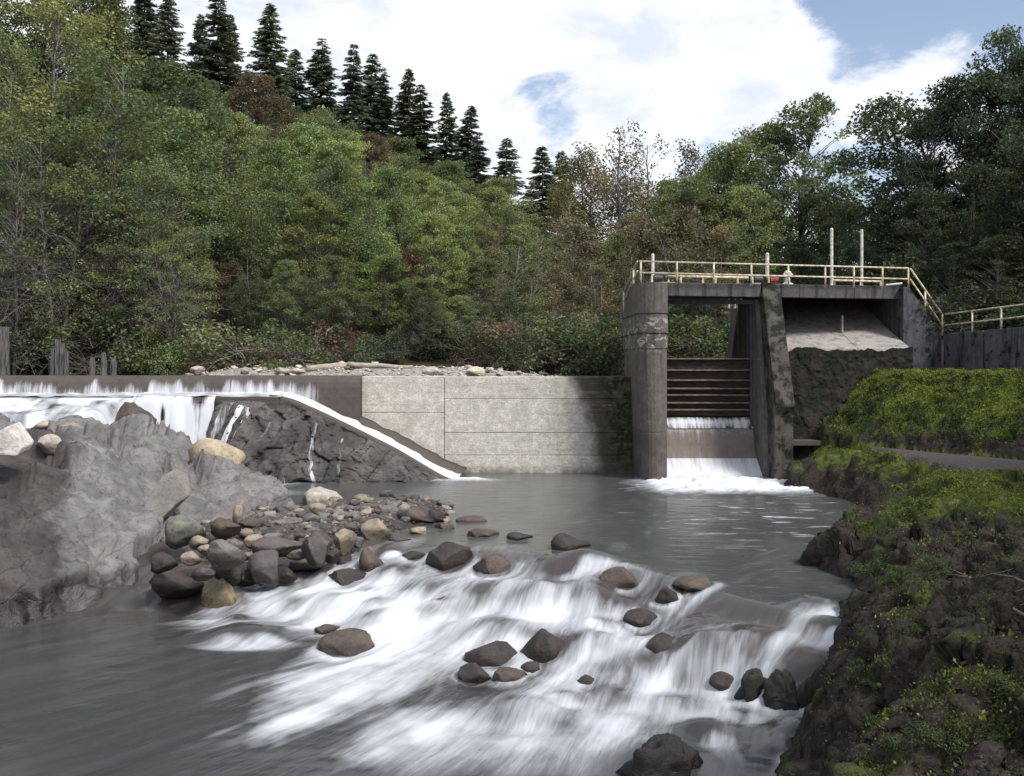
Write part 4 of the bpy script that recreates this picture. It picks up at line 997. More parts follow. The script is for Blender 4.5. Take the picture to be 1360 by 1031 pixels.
# main fall beside the rock and its back wall
bw = MB().box(-24, -15.4, 51.0, 52.3, -0.8, 3.86)
o = bw.build('fall_back_rock', M['outcrop_dark'], None, 0.1, kind='structure')
nx = 160; wx = np.linspace(-19.6, -15.35, nx); rows = []; dens = []
for j in range(40):
    t = j / 39
    rows.append(np.stack([wx, 51.15 - 0.35 * sstep(0, .15, t) - 0.9 * t - 0.16 * fbm(wx * 1.2, np.full(nx, t * 1.3), oct=3, seed=2) * (0.3 + t), 4.24 - 0.08 * t - 3.7 * np.clip(t - .06, 0, 1) ** 1.0 + 0.0 * wx], 1))
    dens.append(0.50 + 0.28 * sstep(0.02, .3, t) + 0.26 * vnoise(wx * 1.3, np.full(nx, t * .4), seed=12) - .45 * np.exp(-((wx + 18.0 - .2 * t) / .18) ** 2) * sstep(0.1, .3, t))
me = strip('waterfall', rows, M['falls']); attr(me, 'dens', np.array(dens)); link('waterfall', me, kind='structure')
rows = []; fo = []
for j in range(40):           # stepped cascade at far left
    t = j / 39; cx_ = np.linspace(-36, -19.4 - 0.4 * math.sin(t * 3), 200); 
    z = 4.12 - 0.75 * t + 0.24 * fbm(cx_ * 0.9, np.full(200, t * 3.6), oct=4, seed=44) * sstep(0, .2, t)
    z = z - 1.8 * sstep(.82, 1, t) - 1.2 * sstep(-20.3, -19.4, cx_) * sstep(.05, .3, t)
    rows.append(np.stack([cx_, np.full(200, 51.0 - 4.6 * t), z], 1))
    fo.append(np.clip(0.85 + 1.0 * fbm(cx_ * 1.4, np.full(200, t * 2.2), oct=4, seed=46) - .2 * t, 0, 1))
me = strip('cascade', rows, M['water']); attr(me, 'foam', np.array(fo)); attr(me, 'streak', np.zeros(8000)); attr(me, 'rapid', np.zeros(8000)); link('cascade', me, kind='structure')
place_boulder(172, 560, 62, 40, (0.085, 0.07, 0.055), 'brown rock knob splitting the cascade from the main fall', 8, 3.1, None, depth=1.0, sink=1.2)

# gravel bar on the crest of the dam
qx = axis((-22, 5.5, 0.3)); qy = axis((54.3, 66, 0.3)); QX, QY = np.meshgrid(qx, qy)
def spit(x, y):
    return 4.95 + 0.62 * sstep(-21, -15, x) * sstep(5.5, -4, x) * sstep(54.2, 56, y) + 0.16 * np.exp(-((x + 8.5) / 3.0) ** 2) * sstep(54.5, 56.5, y) + 0.07 * fbm(x * 1.5, y * 1.5, oct=3, seed=71)
link('upper_gravel_bar', mesh_np('upper_gravel_bar', np.stack([QX, QY, spit(QX, QY)], -1).reshape(-1, 3), grid_faces(len(qy), len(qx)), M['upper_gravel'], True), kind='structure')
rng = np.random.RandomState(77)
ST = [((0.50, 0.46, 0.40), 'chalky'), ((0.36, 0.32, 0.27), 'buff'), ((0.27, 0.26, 0.26), 'grey'), ((0.17, 0.155, 0.15), 'dark')]
for i in range(118):
    x = rng.uniform(-18.5, 3.0); y = 54.35 + rng.uniform(0, 1) ** 1.6 * 5
    s = rng.uniform(0.08, 0.2) if rng.rand() < .85 else rng.uniform(.2, .3)
    k = rng.choice(4, p=[.36, .27, .25, .12]); o = link('cobble', PEB[rng.randint(6)])
    o.location = (x, y, float(spit(np.array(x), np.array(y))) + s * .3); o.scale = (s * 1.3, s, s * rng.uniform(.55, .85)); o.rotation_euler = (rng.uniform(-.3, .3), rng.uniform(-.3, .3), rng.uniform(0, 6)); o.color = (*(np.array(ST[k][0]) * rng.uniform(.8, 1.1)), 1)
    seg = 'above the spillway' if x < -8.1 else ('above the narrow left wall panel' if x < -3.6 else 'above the long wall panel')
    size = 'large' if s > .2 else 'small'
    tag(o, f'{size} {ST[k][1]} cobble on the dam crest gravel, {seg}', 'cobble', f'{size} {ST[k][1]} cobbles {seg}')
for tint in ((0.46, 0.42, 0.36), (0.28, 0.26, 0.245)):
    pts = []
    for _ in range(420):
        x = rng.uniform(-19, 3.5); y = 54.35 + rng.uniform(0, 1) ** 1.5 * 4; pts.append((x, y, float(spit(np.array(x), np.array(y))) + .02, rng.uniform(.04, .11)))
    pebble_mass('crest_pebbles', pts, tint, rng)
for (u, v, wd, ht, c, lab) in [(632, 500, 26, 13, (0.55, 0.5, 0.38), 'cream coloured boulder sticking up highest on the dam crest gravel'), (575, 499, 30, 12, (0.4, 0.38, 0.35), 'pale grey boulder on the dam crest just left of the cream one'), (375, 497, 26, 9, PL, 'flat pale boulder on the crest gravel above the spillway'), (262, 495, 20, 9, PL, 'pale boulder at the left end of the crest gravel'), (395, 496, 24, 9, (.5, .45, .38), 'second flat pale boulder right of its twin above the spillway')]:
    p = W(u, v, 55.2); k = p.y / F_PX; o = link('boulder', PROTO[(u // 7) % 12]); o.location = p + Vector((0, 0, ht * k * .3)); o.scale = (wd * k / 2, wd * k / 2 * .8, ht * k * .72); o.color = (*c, 1); tag(o, lab, 'boulder', 'boulders on the dam crest')
def logobj(a, b, r0, r1, label, seed):
    rr = np.random.RandomState(seed); a = Vector(a); b = Vector(b); pts = []; rad = []
    for i in range(9):
        t = i / 8; pts.append(a.lerp(b, t) + Vector((0, rr.uniform(-.05, .05), rr.uniform(-.04, .04)))); rad.append((r0 + (r1 - r0) * t) * rr.uniform(.9, 1.1))
    o = MB().tube(pts, rad, 10).build('driftwood_log', M['drift'], None, 0, True); tag(o, label, 'log', 'driftwood on the dam crest'); return o
logobj(W(462, 484, 55.6), W(548, 488, 55.8), .17, .09, 'long bleached log lying on the crest gravel above the pale wall corner', 1)
logobj(W(408, 490, 55.5), W(470, 485, 55.9), .2, .2, 'thick bleached log on the crest gravel left of the long log', 2)
logobj(W(480, 491, 55.6), W(520, 494, 55.4), .1, .07, 'short grey driftwood piece in front of the long log', 3)

# ================================================================== SLUICE GATE
gate = thing('sluice_gate', 'tall concrete sluice gate with timber stop logs between two piers', 'sluice gate', (10.5, 51, 0))
G_ = lambda mb, n, m, bv=0.025, **k: part(mb, n, m, gate, bv, **k)
def ring(o, z, xl):
    pts = [(xl - o, 56.0, z), (xl - o, 50.0, z)]
    cx_, rx_ = (xl + 7.85) / 2, (7.85 - xl) / 2
    for k in range(0, 13):
        a = math.pi * k / 12; pts.append((cx_ - (rx_ + o) * math.cos(a), 50.0 - (0.98 + o) * math.sin(a) ** 0.8 - .001, z))
    pts += [(7.85 + o, 50.0, z), (7.85 + o, 56.0, z)]
    return pts
def loft(rings):
    mb = MB(); n = len(rings[0]); vs = [p for r in rings for p in r]
    fs = [(i * n + k, i * n + (k + 1) % n, (i + 1) * n + (k + 1) % n, (i + 1) * n + k) for i in range(len(rings) - 1) for k in range(n)]
    return mb.add(vs, fs + [list(range(n))[::-1], [(len(rings) - 1) * n + k for k in range(n)]])
xl = lambda z: 6.56 - 0.30 * max(0, z) / 10
lv = [(-1.2, .0), (2.4, .0), (2.42, -.02), (2.46, -.02), (2.48, 0), (6.62, 0), (6.66, .04), (7.30, .05), (7.33, -.02), (7.40, -.02), (7.43, .06), (8.3, .05), (8.33, -.01), (8.39, -.01), (8.42, .05), (9.95, .05)]
G_(loft([ring(o_, z, xl(z)) for z, o_ in lv]), 'pier', M['pier_spalled'], 0)
pp = [(51.55, 10.12), (48.75, 3.9), (48.75, 3.74), (49.05, 3.5), (49.05, -1.0), (56, -1.0), (56, 10.12)]
G_(MB().prism([(13.08, y, z) for y, z in pp], (0.95, 0, 0)), 'buttress', M['pier_moss'], 0.04)
G_(MB().prism([(12.86, y, z) for y, z in [(52.0, 9.3), (50.4, 3.5), (49.9, -1), (56, -1), (56, 9.3)]], (0.23, 0, 0)), 'gate_wall', M['pier'], 0.02)
G_(MB().box(12.74, 12.86, 52.55, 52.75, 2.3, 9.2).box(12.74, 12.86, 53.35, 53.55, 2.3, 9.2), 'gate_guide', M['steel'], 0.01)
G_(MB().box(7.85, 7.97, 52.6, 52.75, 2.3, 9.2).box(7.85, 7.97, 53.35, 53.5, 2.3, 9.2), 'gate_guide', M['steel'], 0.01)
DL = lambda x: 50.35 + (x - 7.0) * 0.198            # front edge of the deck
def seg(x0, x1, z0, z1, dy=0.0, th=0.5):
    return MB().hexa([(x0, DL(x0) + dy, z0), (x1, DL(x1) + dy, z0), (x1, DL(x1) + dy + th, z0), (x0, DL(x0) + dy + th, z0)], [(x0, DL(x0) + dy, z1), (x1, DL(x1) + dy, z1), (x1, DL(x1) + dy + th, z1), (x0, DL(x0) + dy + th, z1)])
for x0, x1 in ((7.97, 8.55), (8.57, 11.4), (11.42, 13.06), (14.05, 15.2), (15.22, 18.3), (18.32, 20.98)):
    G_(seg(x0, x1, 9.37, 10.06, rng.uniform(-.02, .02)), 'deck_beam', M['deck'], 0.02)
G_(MB().hexa([(6.5, 50.9, 9.75), (21.0, 53.65, 9.75), (21.0, 59.2, 9.75), (6.5, 59.2, 9.75)], [(6.5, 50.9, 10.03), (21.0, 53.65, 10.03), (21.0, 59.2, 10.03), (6.5, 59.2, 10.03)]), 'deck_slab', M['deck'], 0)
G_(MB().box(7.9, 12.9, 52.3, 52.6, 9.05, 9.3), 'soffit_beam', M['pier'], 0.02)
LZ = [6.18, 5.57, 5.03, 4.58, 4.23, 3.81, 3.44, 3.02]
for i in range(7):
    lg = G_(MB().box(7.95, 12.84, 53.0 + rng.uniform(-.02, .02), 53.3, LZ[i + 1] + 0.03, LZ[i] - 0.02), 'stop_log', M['log'], 0.015)
    o = MB().box(7.95, 12.82, 52.72, 53.28, LZ[i] - 0.085, LZ[i] + 0.0).build('log_edge', M['log_top'], lg, 0.012)
wp = [(53.2, 2.4), (52.75, 2.42), (52.6, 2.38), (52.45, 2.22), (52.2, 1.5), (51.75, 0.85), (50.9, 0.25), (49.9, -0.5), (53.2, -0.5)]
G_(MB().prism([(7.86, y, z) for y, z in wp], (5.0, 0, 0)), 'weir_sill', M['weir'], 0)
# curved light face of the right bay
cp = [(58.6, 9.74), (57.7, 9.2), (56.2, 8.5), (54.7, 7.87), (53.4, 7.38), (52.25, 6.96), (51.35, 6.66), (51.3, 6.45), (52.5, 6.45), (58.9, 9.0), (58.9, 9.74)]
for x0, x1 in ((14.03, 18.05), (18.085, 20.85)):
    G_(MB().prism([(x0, y, z) for y, z in cp], (x1 - x0, 0, 0)), 'curtain_face', M['light_face'], 0)
G_(MB().box(18.02, 18.12, 53.75, 53.9, 7.4, 8.5), 'drain_stub', M['light_face'], 0.01)
ru = np.linspace(14.03, 20.9, 150); rz_ = np.linspace(0, 1, 130); rows = []
U2, T2 = np.meshgrid(ru, rz_)
RY2 = 51.32 - 0.55 * T2 ** 1.5; RZ2 = 6.6 - 5.2 * T2
r1, re1 = facets(U2 * 1.1, RY2, RZ2 * 1.2, 301); r2_, re2 = facets(U2 * 3.6, RY2 * 3, RZ2 * 3.6, 311)
RY2 = RY2 - sstep(0, .08, T2) * (0.03 * r1 + 0.02 * r2_ + 0.06 * fbm(U2 * 3, RZ2 * 3, oct=5, seed=31, gain=.65)) - 0.05
RZ2 = RZ2 + sstep(.15, 0, T2) * 0.22 * fbm(U2 * 1.4, U2 * 0, oct=4, seed=33)
sub('rubble_face', mesh_np('rubble_face', np.stack([U2, RY2, RZ2], -1).reshape(-1, 3), grid_faces(130, 150)[:, ::-1], M['rubble'], True), gate)
G_(MB().box(14.0, 20.9, 51.9, 55.5, -0.5, 6.5), 'bay_core', M['rubble'], 0)
G_(MB().box(14.05, 17.6, 49.75, 51.0, 1.72, 1.98), 'ledge', M['wet'], 0.03)
wg = [(20.92, 52.6, 10.0), (21.25, 52.6, 9.95), (22.98, 52.6, 7.42), (22.98, 52.6, 3), (20.92, 52.6, 3)]
G_(MB().prism(wg, (0, 1.4, 0)), 'wing_wall', M['wing'], 0.03)
G_(MB().box(20.92, 21.3, 54.05, 59.0, 3, 9.74), 'bay_side_wall', M['pier'], 0.02)
# water at the gate
nx = 60; wx = np.linspace(7.93, 12.86, nx)
def wsheet(name, pts, dn, n=24, mat='falls', jitter=.03):
    p = resample([(0, y, z) for y, z in pts], n); rows = [np.stack([wx, np.full(nx, y) - jitter * np.abs(vnoise(wx * 2, np.full(nx, j * .2), seed=5)), np.full(nx, z)], 1) for j, (_, y, z) in enumerate(p)]
    me = strip(name, rows, M[mat]); attr(me, 'dens', np.repeat(np.interp(np.linspace(0, 1, n), [0, .5, 1], dn), nx)); link(name, me, kind='structure')
wsheet('gate_jet', [(52.98, 2.98), (52.8, 2.86), (52.62, 2.62), (52.52, 2.42)], (.45, .62, .5))
wsheet('gate_film', [(52.48, 2.36), (52.38, 2.18), (52.13, 1.48), (51.68, 0.86)], (.45, .2, .36), 24, 'falls_thin', .01)
wsheet('gate_sheet', [(51.69, 0.90), (50.82, 0.34), (49.85, -0.35)], (.78, .95, 1.0), 24, 'falls_thin', .02)
# pier behind the gate
rp = thing('rear_pier', 'narrow concrete pier seen through the gate opening with short white bars on top', 'pier', (14.2, 60, 5))
part(MB().box(13.75, 14.75, 60, 62, 4.5, 9.3), 'shaft', M['pier'], rp, 0.03)
part(MB().prism([(13.2, 60.1, 4.5), (13.75, 60.1, 8.9), (13.75, 60.1, 4.5)], (0, 1.5, 0)), 'brace', M['pier'], rp, 0.02)
for k in range(4): part(MB().tube([(13.3 + .38 * k, 60.3, 9.25), (13.3 + .38 * k, 60.3, 9.85)], .05, 6), 'bar', M['white'], rp, 0)

# retaining wall
rw = thing('retaining_wall', 'long damp retaining wall above the green embankment right of the gate', 'wall', (24, 48, 5))
A0, A1 = Vector((22.98, 52.5, 0)), Vector((25.9, 40.5, 0))
for i in range(4):
    a, b = A0.lerp(A1, i / 4 + .003), A0.lerp(A1, (i + 1) / 4 - .003); nrmv = Vector((0.45, 0.11, 0)); z0, z1 = 7.46 + .1 * i, 7.46 + .1 * (i + 1)
    dx = Vector((rng.uniform(-.03, .03), 0, 0)); a = a + dx; b = b + dx
    part(MB().hexa([a + Vector((0, 0, 4)), b + Vector((0, 0, 4)), b + nrmv + Vector((0, 0, 4)), a + nrmv + Vector((0, 0, 4))], [a + Vector((0, 0, z0)), b + Vector((0, 0, z1)), b + nrmv + Vector((0, 0, z1)), a + nrmv + Vector((0, 0, z0))]), 'wall_panel', M['wing'], rw, 0.03)

# railings
def railing(name, label, top, posts, hgt, midf=0.5, parent_loc=None, r=0.045):
    t = thing(name, label, 'railing', tuple(posts[0]), 'cream pipe railings')
    for f in (1.0, midf):
        part(MB().tube([Vector(p) - Vector((0, 0, hgt * (1 - f))) for p in top], r, 8), 'rail', M['rail'], t, 0, smooth=True)
    for p in posts:
        p = Vector(p); part(MB().tube([p - Vector((0, 0, hgt + .12)), p + Vector((0, 0, .0))], r * 1.1, 8), 'post', M['rail'], t, 0, smooth=True)
    return t
RL0, RL1 = Vector((6.45, 49.75, 11.06)), Vector((21.3, 52.85, 11.0))
def online(u): 
    k = (u - HU) / F_PX; t = (RL0.x - k * RL0.y) / (k * (RL1.y - RL0.y) - (RL1.x - RL0.x)); return RL0.lerp(RL1, t)
railing('deck_railing', 'cream two bar pipe railing along the front of the gate deck', [RL0, RL1], [online(u) for u in (851, 899, 948, 998, 1047, 1096, 1134, 1172)] + [RL1], 1.0, 0.42)
railing('stair_railing', 'cream railing sloping steeply down the wing wall', [RL1 + Vector((.1, 0, 0)), (22.95, 52.45, 8.5)], [RL1.lerp(Vector((22.95, 52.45, 8.5)), .5), (22.95, 52.45, 8.5)], 1.0, 0.42)
E1 = Vector((25.95, 40.6, 8.95)); S1 = Vector((23.05, 52.3, 8.5))
railing('wall_railing', 'cream railing on top of the retaining wall at the right edge', [S1, E1], [S1.lerp(E1, t) for t in (.17, .34, .51, .68, .85, 1)], 1.0, 0.42)
railing('end_railing', 'short cream railing dropping behind the left end of the deck', [RL0 + Vector((-.1, .05, 0)), (6.3, 51.0, 10.75), (6.05, 53.2, 9.75)], [(6.3, 51.0, 10.75), (6.05, 53.2, 9.75)], 0.9, 0.45)
# posts and hoist fittings on the deck
def post(u, vtop, Y, r, label, tall):
    a = W(u, vtop, Y); t = MB().lathe(a.x, a.y, [(r, 10.02), (r, a.z - r * .6), (r * .8, a.z - .02), (r * .3, a.z)], 10)
    o = thing('white_post', label, 'post', (a.x, a.y, 10.02), 'white posts on the gate deck')
    part(t, 'shaft', M['white'], o, 0, smooth=False)
    part(MB().box(a.x - r * 2, a.x + r * 2, a.y - r * 2, a.y + r * 2, 10.03, 10.1), 'base_plate', M['white'], o, .01)
post(1104.5, 303, 53.2, .085, 'tall white post on the gate deck, the taller left one of the pair', 1)
post(1144.5, 305, 53.8, .08, 'tall white post on the gate deck, the right one of the pair', 1)
post(867, 337, 51.6, .085, 'short white capped post over the rounded left pier', 0)
post(1019, 336, 52.2, .10, 'short white capped post over the mossy buttress', 0)
def hoist(u, Y, label, redc):
    a = W(u, 372, Y); t = thing('gate_hoist', label, 'hoist', (a.x, a.y, 10.03), 'gate hoists')
    part(MB().box(a.x - .55, a.x + .75, a.y - .2, a.y + .2, 10.03, 10.13), 'base_frame', M['rail'], t, .02)
    part(MB().tube([(a.x - .35, a.y, 10.33), (a.x + .1, a.y, 10.33)], .2, 12), 'gear_drum', M['red'] if redc else M['steel'], t, .02)
    part(MB().tube([(a.x + .22, a.y - .06, 10.32), (a.x + .3, a.y - .06, 10.32)], .22, 12), 'hand_wheel', M['steel'], t, .01)
    for s in (-.45, .4): part(MB().box(a.x + s - .05, a.x + s + .05, a.y - .15, a.y + .15, 10.13, 10.45), 'bearing', M['rail'], t, .02)
hoist(877, 51.4, 'small hoist with dark drum on the deck above the left pier', False)
hoist(1010, 52.0, 'small hoist with dark drum on the deck above the buttress', False)
hoist(1031, 52.6, 'red drummed hoist between the buttress post and the white valve', True)
t = thing('drive_shaft', 'long cream shaft lying low behind the railing between the hoists', 'pipe', (10, 51.6, 10.1))
part(MB().tube([(8.1, 51.2, 10.42), (12.5, 52.0, 10.42)], .075, 10), 'shaft', M['rail'], t, 0, smooth=True)
for x in (8.8, 10.0, 10.7, 11.9): part(MB().box(x - .05, x + .05, 51.2 + (x - 8.1) * .18 - .08, 51.2 + (x - 8.1) * .18 + .08, 10.03, 10.36), 'bracket', M['rail'], t, .01)
a = W(1046, 372, 52.3); t = thing('valve_stand', 'squat white valve stand behind the railing right of the red hoist', 'valve', (a.x, a.y, 10.03))
part(MB().lathe(a.x, a.y, [(.3, 10.03), (.3, 10.12), (.15, 10.2), (.13, 10.45), (.2, 10.5), (.2, 10.72), (.1, 10.82)], 14), 'body', M['white'], t, 0)
part(MB().tube([(a.x - .25, a.y - .1, 10.6), (a.x + .25, a.y - .1, 10.6)], .05, 8), 'handle', M['white'], t, 0)
a = W(1150, 375, 53.6); t = thing('bench_pipe', 'low cream pipe frame on the deck near the two tall posts', 'pipe', (a.x, a.y, 10.03))
part(MB().tube([(a.x - 1.9, a.y - .2, 10.4), (a.x + .9, a.y + .2, 10.36)], .06, 8), 'pipe', M['rail'], t, 0)
for s in (-1.7, -.3, .8): part(MB().tube([(a.x + s, a.y, 10.03), (a.x + s, a.y, 10.38)], .05, 8), 'leg', M['rail'], t, 0)
part(MB().tube([(a.x + 1.1, a.y, 10.15), (a.x + 2.0, a.y + .1, 10.25)], .06, 8), 'pipe_end', M['white'], t, 0)
# weathered timber at far left
t = thing('timber_wall', 'grey weathered plank wall at the far left end of the spillway', 'timber wall', (-29.5, 56, 5))
for i, x in enumerate((-31.2, -30.75, -30.3, -29.85, -29.4, -28.95)):
    o = part(MB().box(x, x + .41, 55.6 + rng.uniform(-.05, .05), 55.85, 4.6, 7.75 + rng.uniform(-.25, .3)), 'plank', M['plank'], t, 0.02)
t = thing('timber_stump', 'splintered pale timber pile standing alone above the spillway', 'timber pile', (-26, 56, 5))
for i, (x, h_) in enumerate(((-26.3, 6.7), (-26.02, 7.25), (-25.78, 7.0), (-25.55, 6.6))):
    part(MB().box(x, x + .2, 56 + rng.uniform(-.1, .1), 56.3, 4.8, h_), 'plank', M['plank'], t, 0.02)
for i, (u, h_, lab) in enumerate(((122, 6.25, 'dark timber stub right of the pale pile'), (137, 6.5, 'taller dark timber stub, middle of three'), (150, 6.15, 'small dark timber stub, third right of the pale pile'))):
    a = W(u, 490, 56.5); o = MB().tube([(a.x, a.y, 4.8), (a.x + .04, a.y, 5.9), (a.x + .02, a.y, h_)], [.2, .18, .12], 8).build('timber_stub', M['plank']); tag(o, lab, 'timber pile', 'dark timber stubs')

# ================================================================== TREES
def tubes_np(paths, rads, n=4):
    """paths (k, m, 3), rads (k, m) -> verts, quad faces"""
    P = np.asarray(paths, float); k, m, _ = P.shape
    d = np.gradient(P, axis=1); d /= np.maximum(np.linalg.norm(d, axis=2, keepdims=True), 1e-9)
    ref = np.where(np.abs(d[..., 2:3]) > 0.9, np.array([1.0, 0, 0]), np.array([0, 0, 1.0]))
    a = np.cross(d, ref); a /= np.maximum(np.linalg.norm(a, axis=2, keepdims=True), 1e-9); b = np.cross(d, a)
    ang = np.arange(n) * 2 * math.pi / n
    V = P[:, :, None] + (a[:, :, None] * np.cos(ang)[None, None, :, None] + b[:, :, None] * np.sin(ang)[None, None, :, None]) * np.asarray(rads)[:, :, None, None]
    idx = np.arange(k * m * n).reshape(k, m, n)
    i0 = idx[:, :-1]; i1 = idx[:, 1:]
    F = np.stack([i0, np.roll(i0, -1, 2), np.roll(i1, -1, 2), i1], -1).reshape(-1, 4)
    return V.reshape(-1, 3), F
def leaf_cards(c, up, L, Wd, rng, flat=0.5):
    """diamond leaves at centres c"""
    n = len(c)
    nv = rng.normal(size=(n, 3)); nv /= np.linalg.norm(nv, axis=1, keepdims=True)
    nv = nv * (1 - flat) + np.asarray(up) * flat; nv /= np.linalg.norm(nv, axis=1, keepdims=True)
    t = rng.normal(size=(n, 3)); a = np.cross(nv, t); a /= np.linalg.norm(a, axis=1, keepdims=True); b = np.cross(nv, a)
    l = (L * rng.uniform(.65, 1.3, n))[:, None]; w_ = (Wd * rng.uniform(.65, 1.3, n))[:, None]
    V = np.stack([c - a * l, c + b * w_, c + a * l, c - b * w_], 1).reshape(-1, 3)
    return V, np.arange(4 * n).reshape(n, 4)
def broadleaf(seed, H=15, Rad=4.2, base=.22, ncl=170, nl=80, leaf=.13, lean=0.0, sparse=0.0, layered=0.5, stems=1, bare=0, top=.75, clr=(.55, 1.15)):
    rng = np.random.RandomState(seed); vs = []; fs = []; nb = 0
    def push(V, F):
        nonlocal nb; vs.append(V); fs.append(F + nb); nb += len(V)
    trunks = []
    for s in range(stems):
        z = np.linspace(-0.6, H * .93, 14); t = np.clip(z / H, 0, 1); off = rng.normal(size=2) * (0.9 if stems > 1 else .1)
        x = off[0] * t ** .7 * 1.6 + .35 * np.cumsum(rng.normal(size=14)) * .35 + lean * H * t ** 1.5; y = off[1] * t ** .7 * 1.6 + .35 * np.cumsum(rng.normal(size=14)) * .35
        x -= x[0]; y -= y[0]; x += (s - (stems - 1) / 2) * .5
        T = np.stack([x, y, z], 1); r = (0.011 * H + .03) * (1 - t) ** 1.15 / math.sqrt(stems) + .016
        trunks.append(T); push(*tubes_np(T[None], r[None], 7))
    cl = []
    tries = 0
    while len(cl) < ncl and tries < ncl * 30:
        tries += 1
        t = rng.uniform(base, 1.0); prof = math.sin(math.pi * ((t - base) / (1 - base)) ** top * .94 + .06) ** .75
        q = math.sqrt(rng.uniform(.08, 1)); a = rng.uniform(0, 6.283)
        lump = 1 + .28 * float(vnoise(np.cos(a) * 1.6 + seed, np.sin(a) * 1.6, t * 3.5, seed))
        r = Rad * prof * q * lump; k = rng.randint(stems); T = trunks[k]
        cx_ = np.interp(t * H, T[:, 2], T[:, 0]); cy_ = np.interp(t * H, T[:, 2], T[:, 1])
        p = np.array([cx_ + r * math.cos(a), cy_ + r * math.sin(a), t * H - .12 * r])
        if float(vnoise(p[0] * .5 + seed * 3.1, p[1] * .5, p[2] * .6, seed)) < -.28 + .5 * sparse: continue
        cl.append((p, k, r))
    paths = []; rads = []
    for p, k, r in cl:
        T = trunks[k]; za = max(base * H * .55, p[2] - .75 * r - rng.uniform(.2, .9)); a = np.array([np.interp(za, T[:, 2], T[:, 0]), np.interp(za, T[:, 2], T[:, 1]), za])
        m = (a + p) / 2 + np.array([0, 0, .18 * r]) + rng.normal(size=3) * .15
        s = np.linspace(0, 1, 6)[:, None]; q = a * (1 - s) ** 2 + 2 * m * s * (1 - s) + p * s ** 2
        paths.append(q); rads.append(np.linspace(.018 + .008 * r, .010, 6))
    push(*tubes_np(paths, rads, 3))
    if bare:                       # grey dead twigs low on the tree
        paths = []; rads = []
        for _ in range(bare):
            T = trunks[rng.randint(stems)]; za = rng.uniform(.08, .55) * H; a = np.array([np.interp(za, T[:, 2], T[:, 0]), np.interp(za, T[:, 2], T[:, 1]), za])
            an = rng.uniform(0, 6.283); ln = rng.uniform(1.5, Rad * 1.15)
            s = np.linspace(0, 1, 6)[:, None]; dr = np.array([math.cos(an), math.sin(an), rng.uniform(-.35, .35)])
            q = a + dr * ln * s + np.array([0, 0, -1]) * (s ** 2) * ln * rng.uniform(0, .5) + np.cumsum(rng.normal(size=(6, 3)) * .06, 0)
            paths.append(q); rads.append(np.linspace(.035, .012, 6))
            for _k in range(5):
                i = rng.randint(2, 6); b0 = q[i]; d2 = dr + rng.normal(size=3) * .8; l2 = rng.uniform(.4, 1.2)
                q2 = b0 + d2 * l2 * s * .8 + np.array([0, 0, -.25]) * l2 * s ** 2; paths.append(q2); rads.append(np.linspace(.014, .007, 6))
        push(*tubes_np(paths, rads, 3))
    trunk = mesh_np('trunk', np.concatenate(vs), np.concatenate(fs), M['bark'], True)
    C = []
    for p, k, r in cl:
        rc = rng.uniform(*clr); n = int(nl * rc ** 1.6 * rng.uniform(.75, 1.25)); d = rng.normal(size=(n, 3)); d /= np.linalg.norm(d, axis=1, keepdims=True); d *= rng.uniform(0, 1, (n, 1)) ** .45
        h2 = math.hypot(d[0, 0], d[0, 1]); d[:, 2] *= (1 - .68 * layered)
        d[:, 2] -= .22 * layered * (d[:, 0] ** 2 + d[:, 1] ** 2)
        C.append(p + d * rc)
    C = np.concatenate(C)
    V, F = leaf_cards(C, (0, 0, 1), leaf, leaf * .62, rng, .42)
    crown = mesh_np('crown', V, F, M['leaf'], False)
    return trunk, crown, H
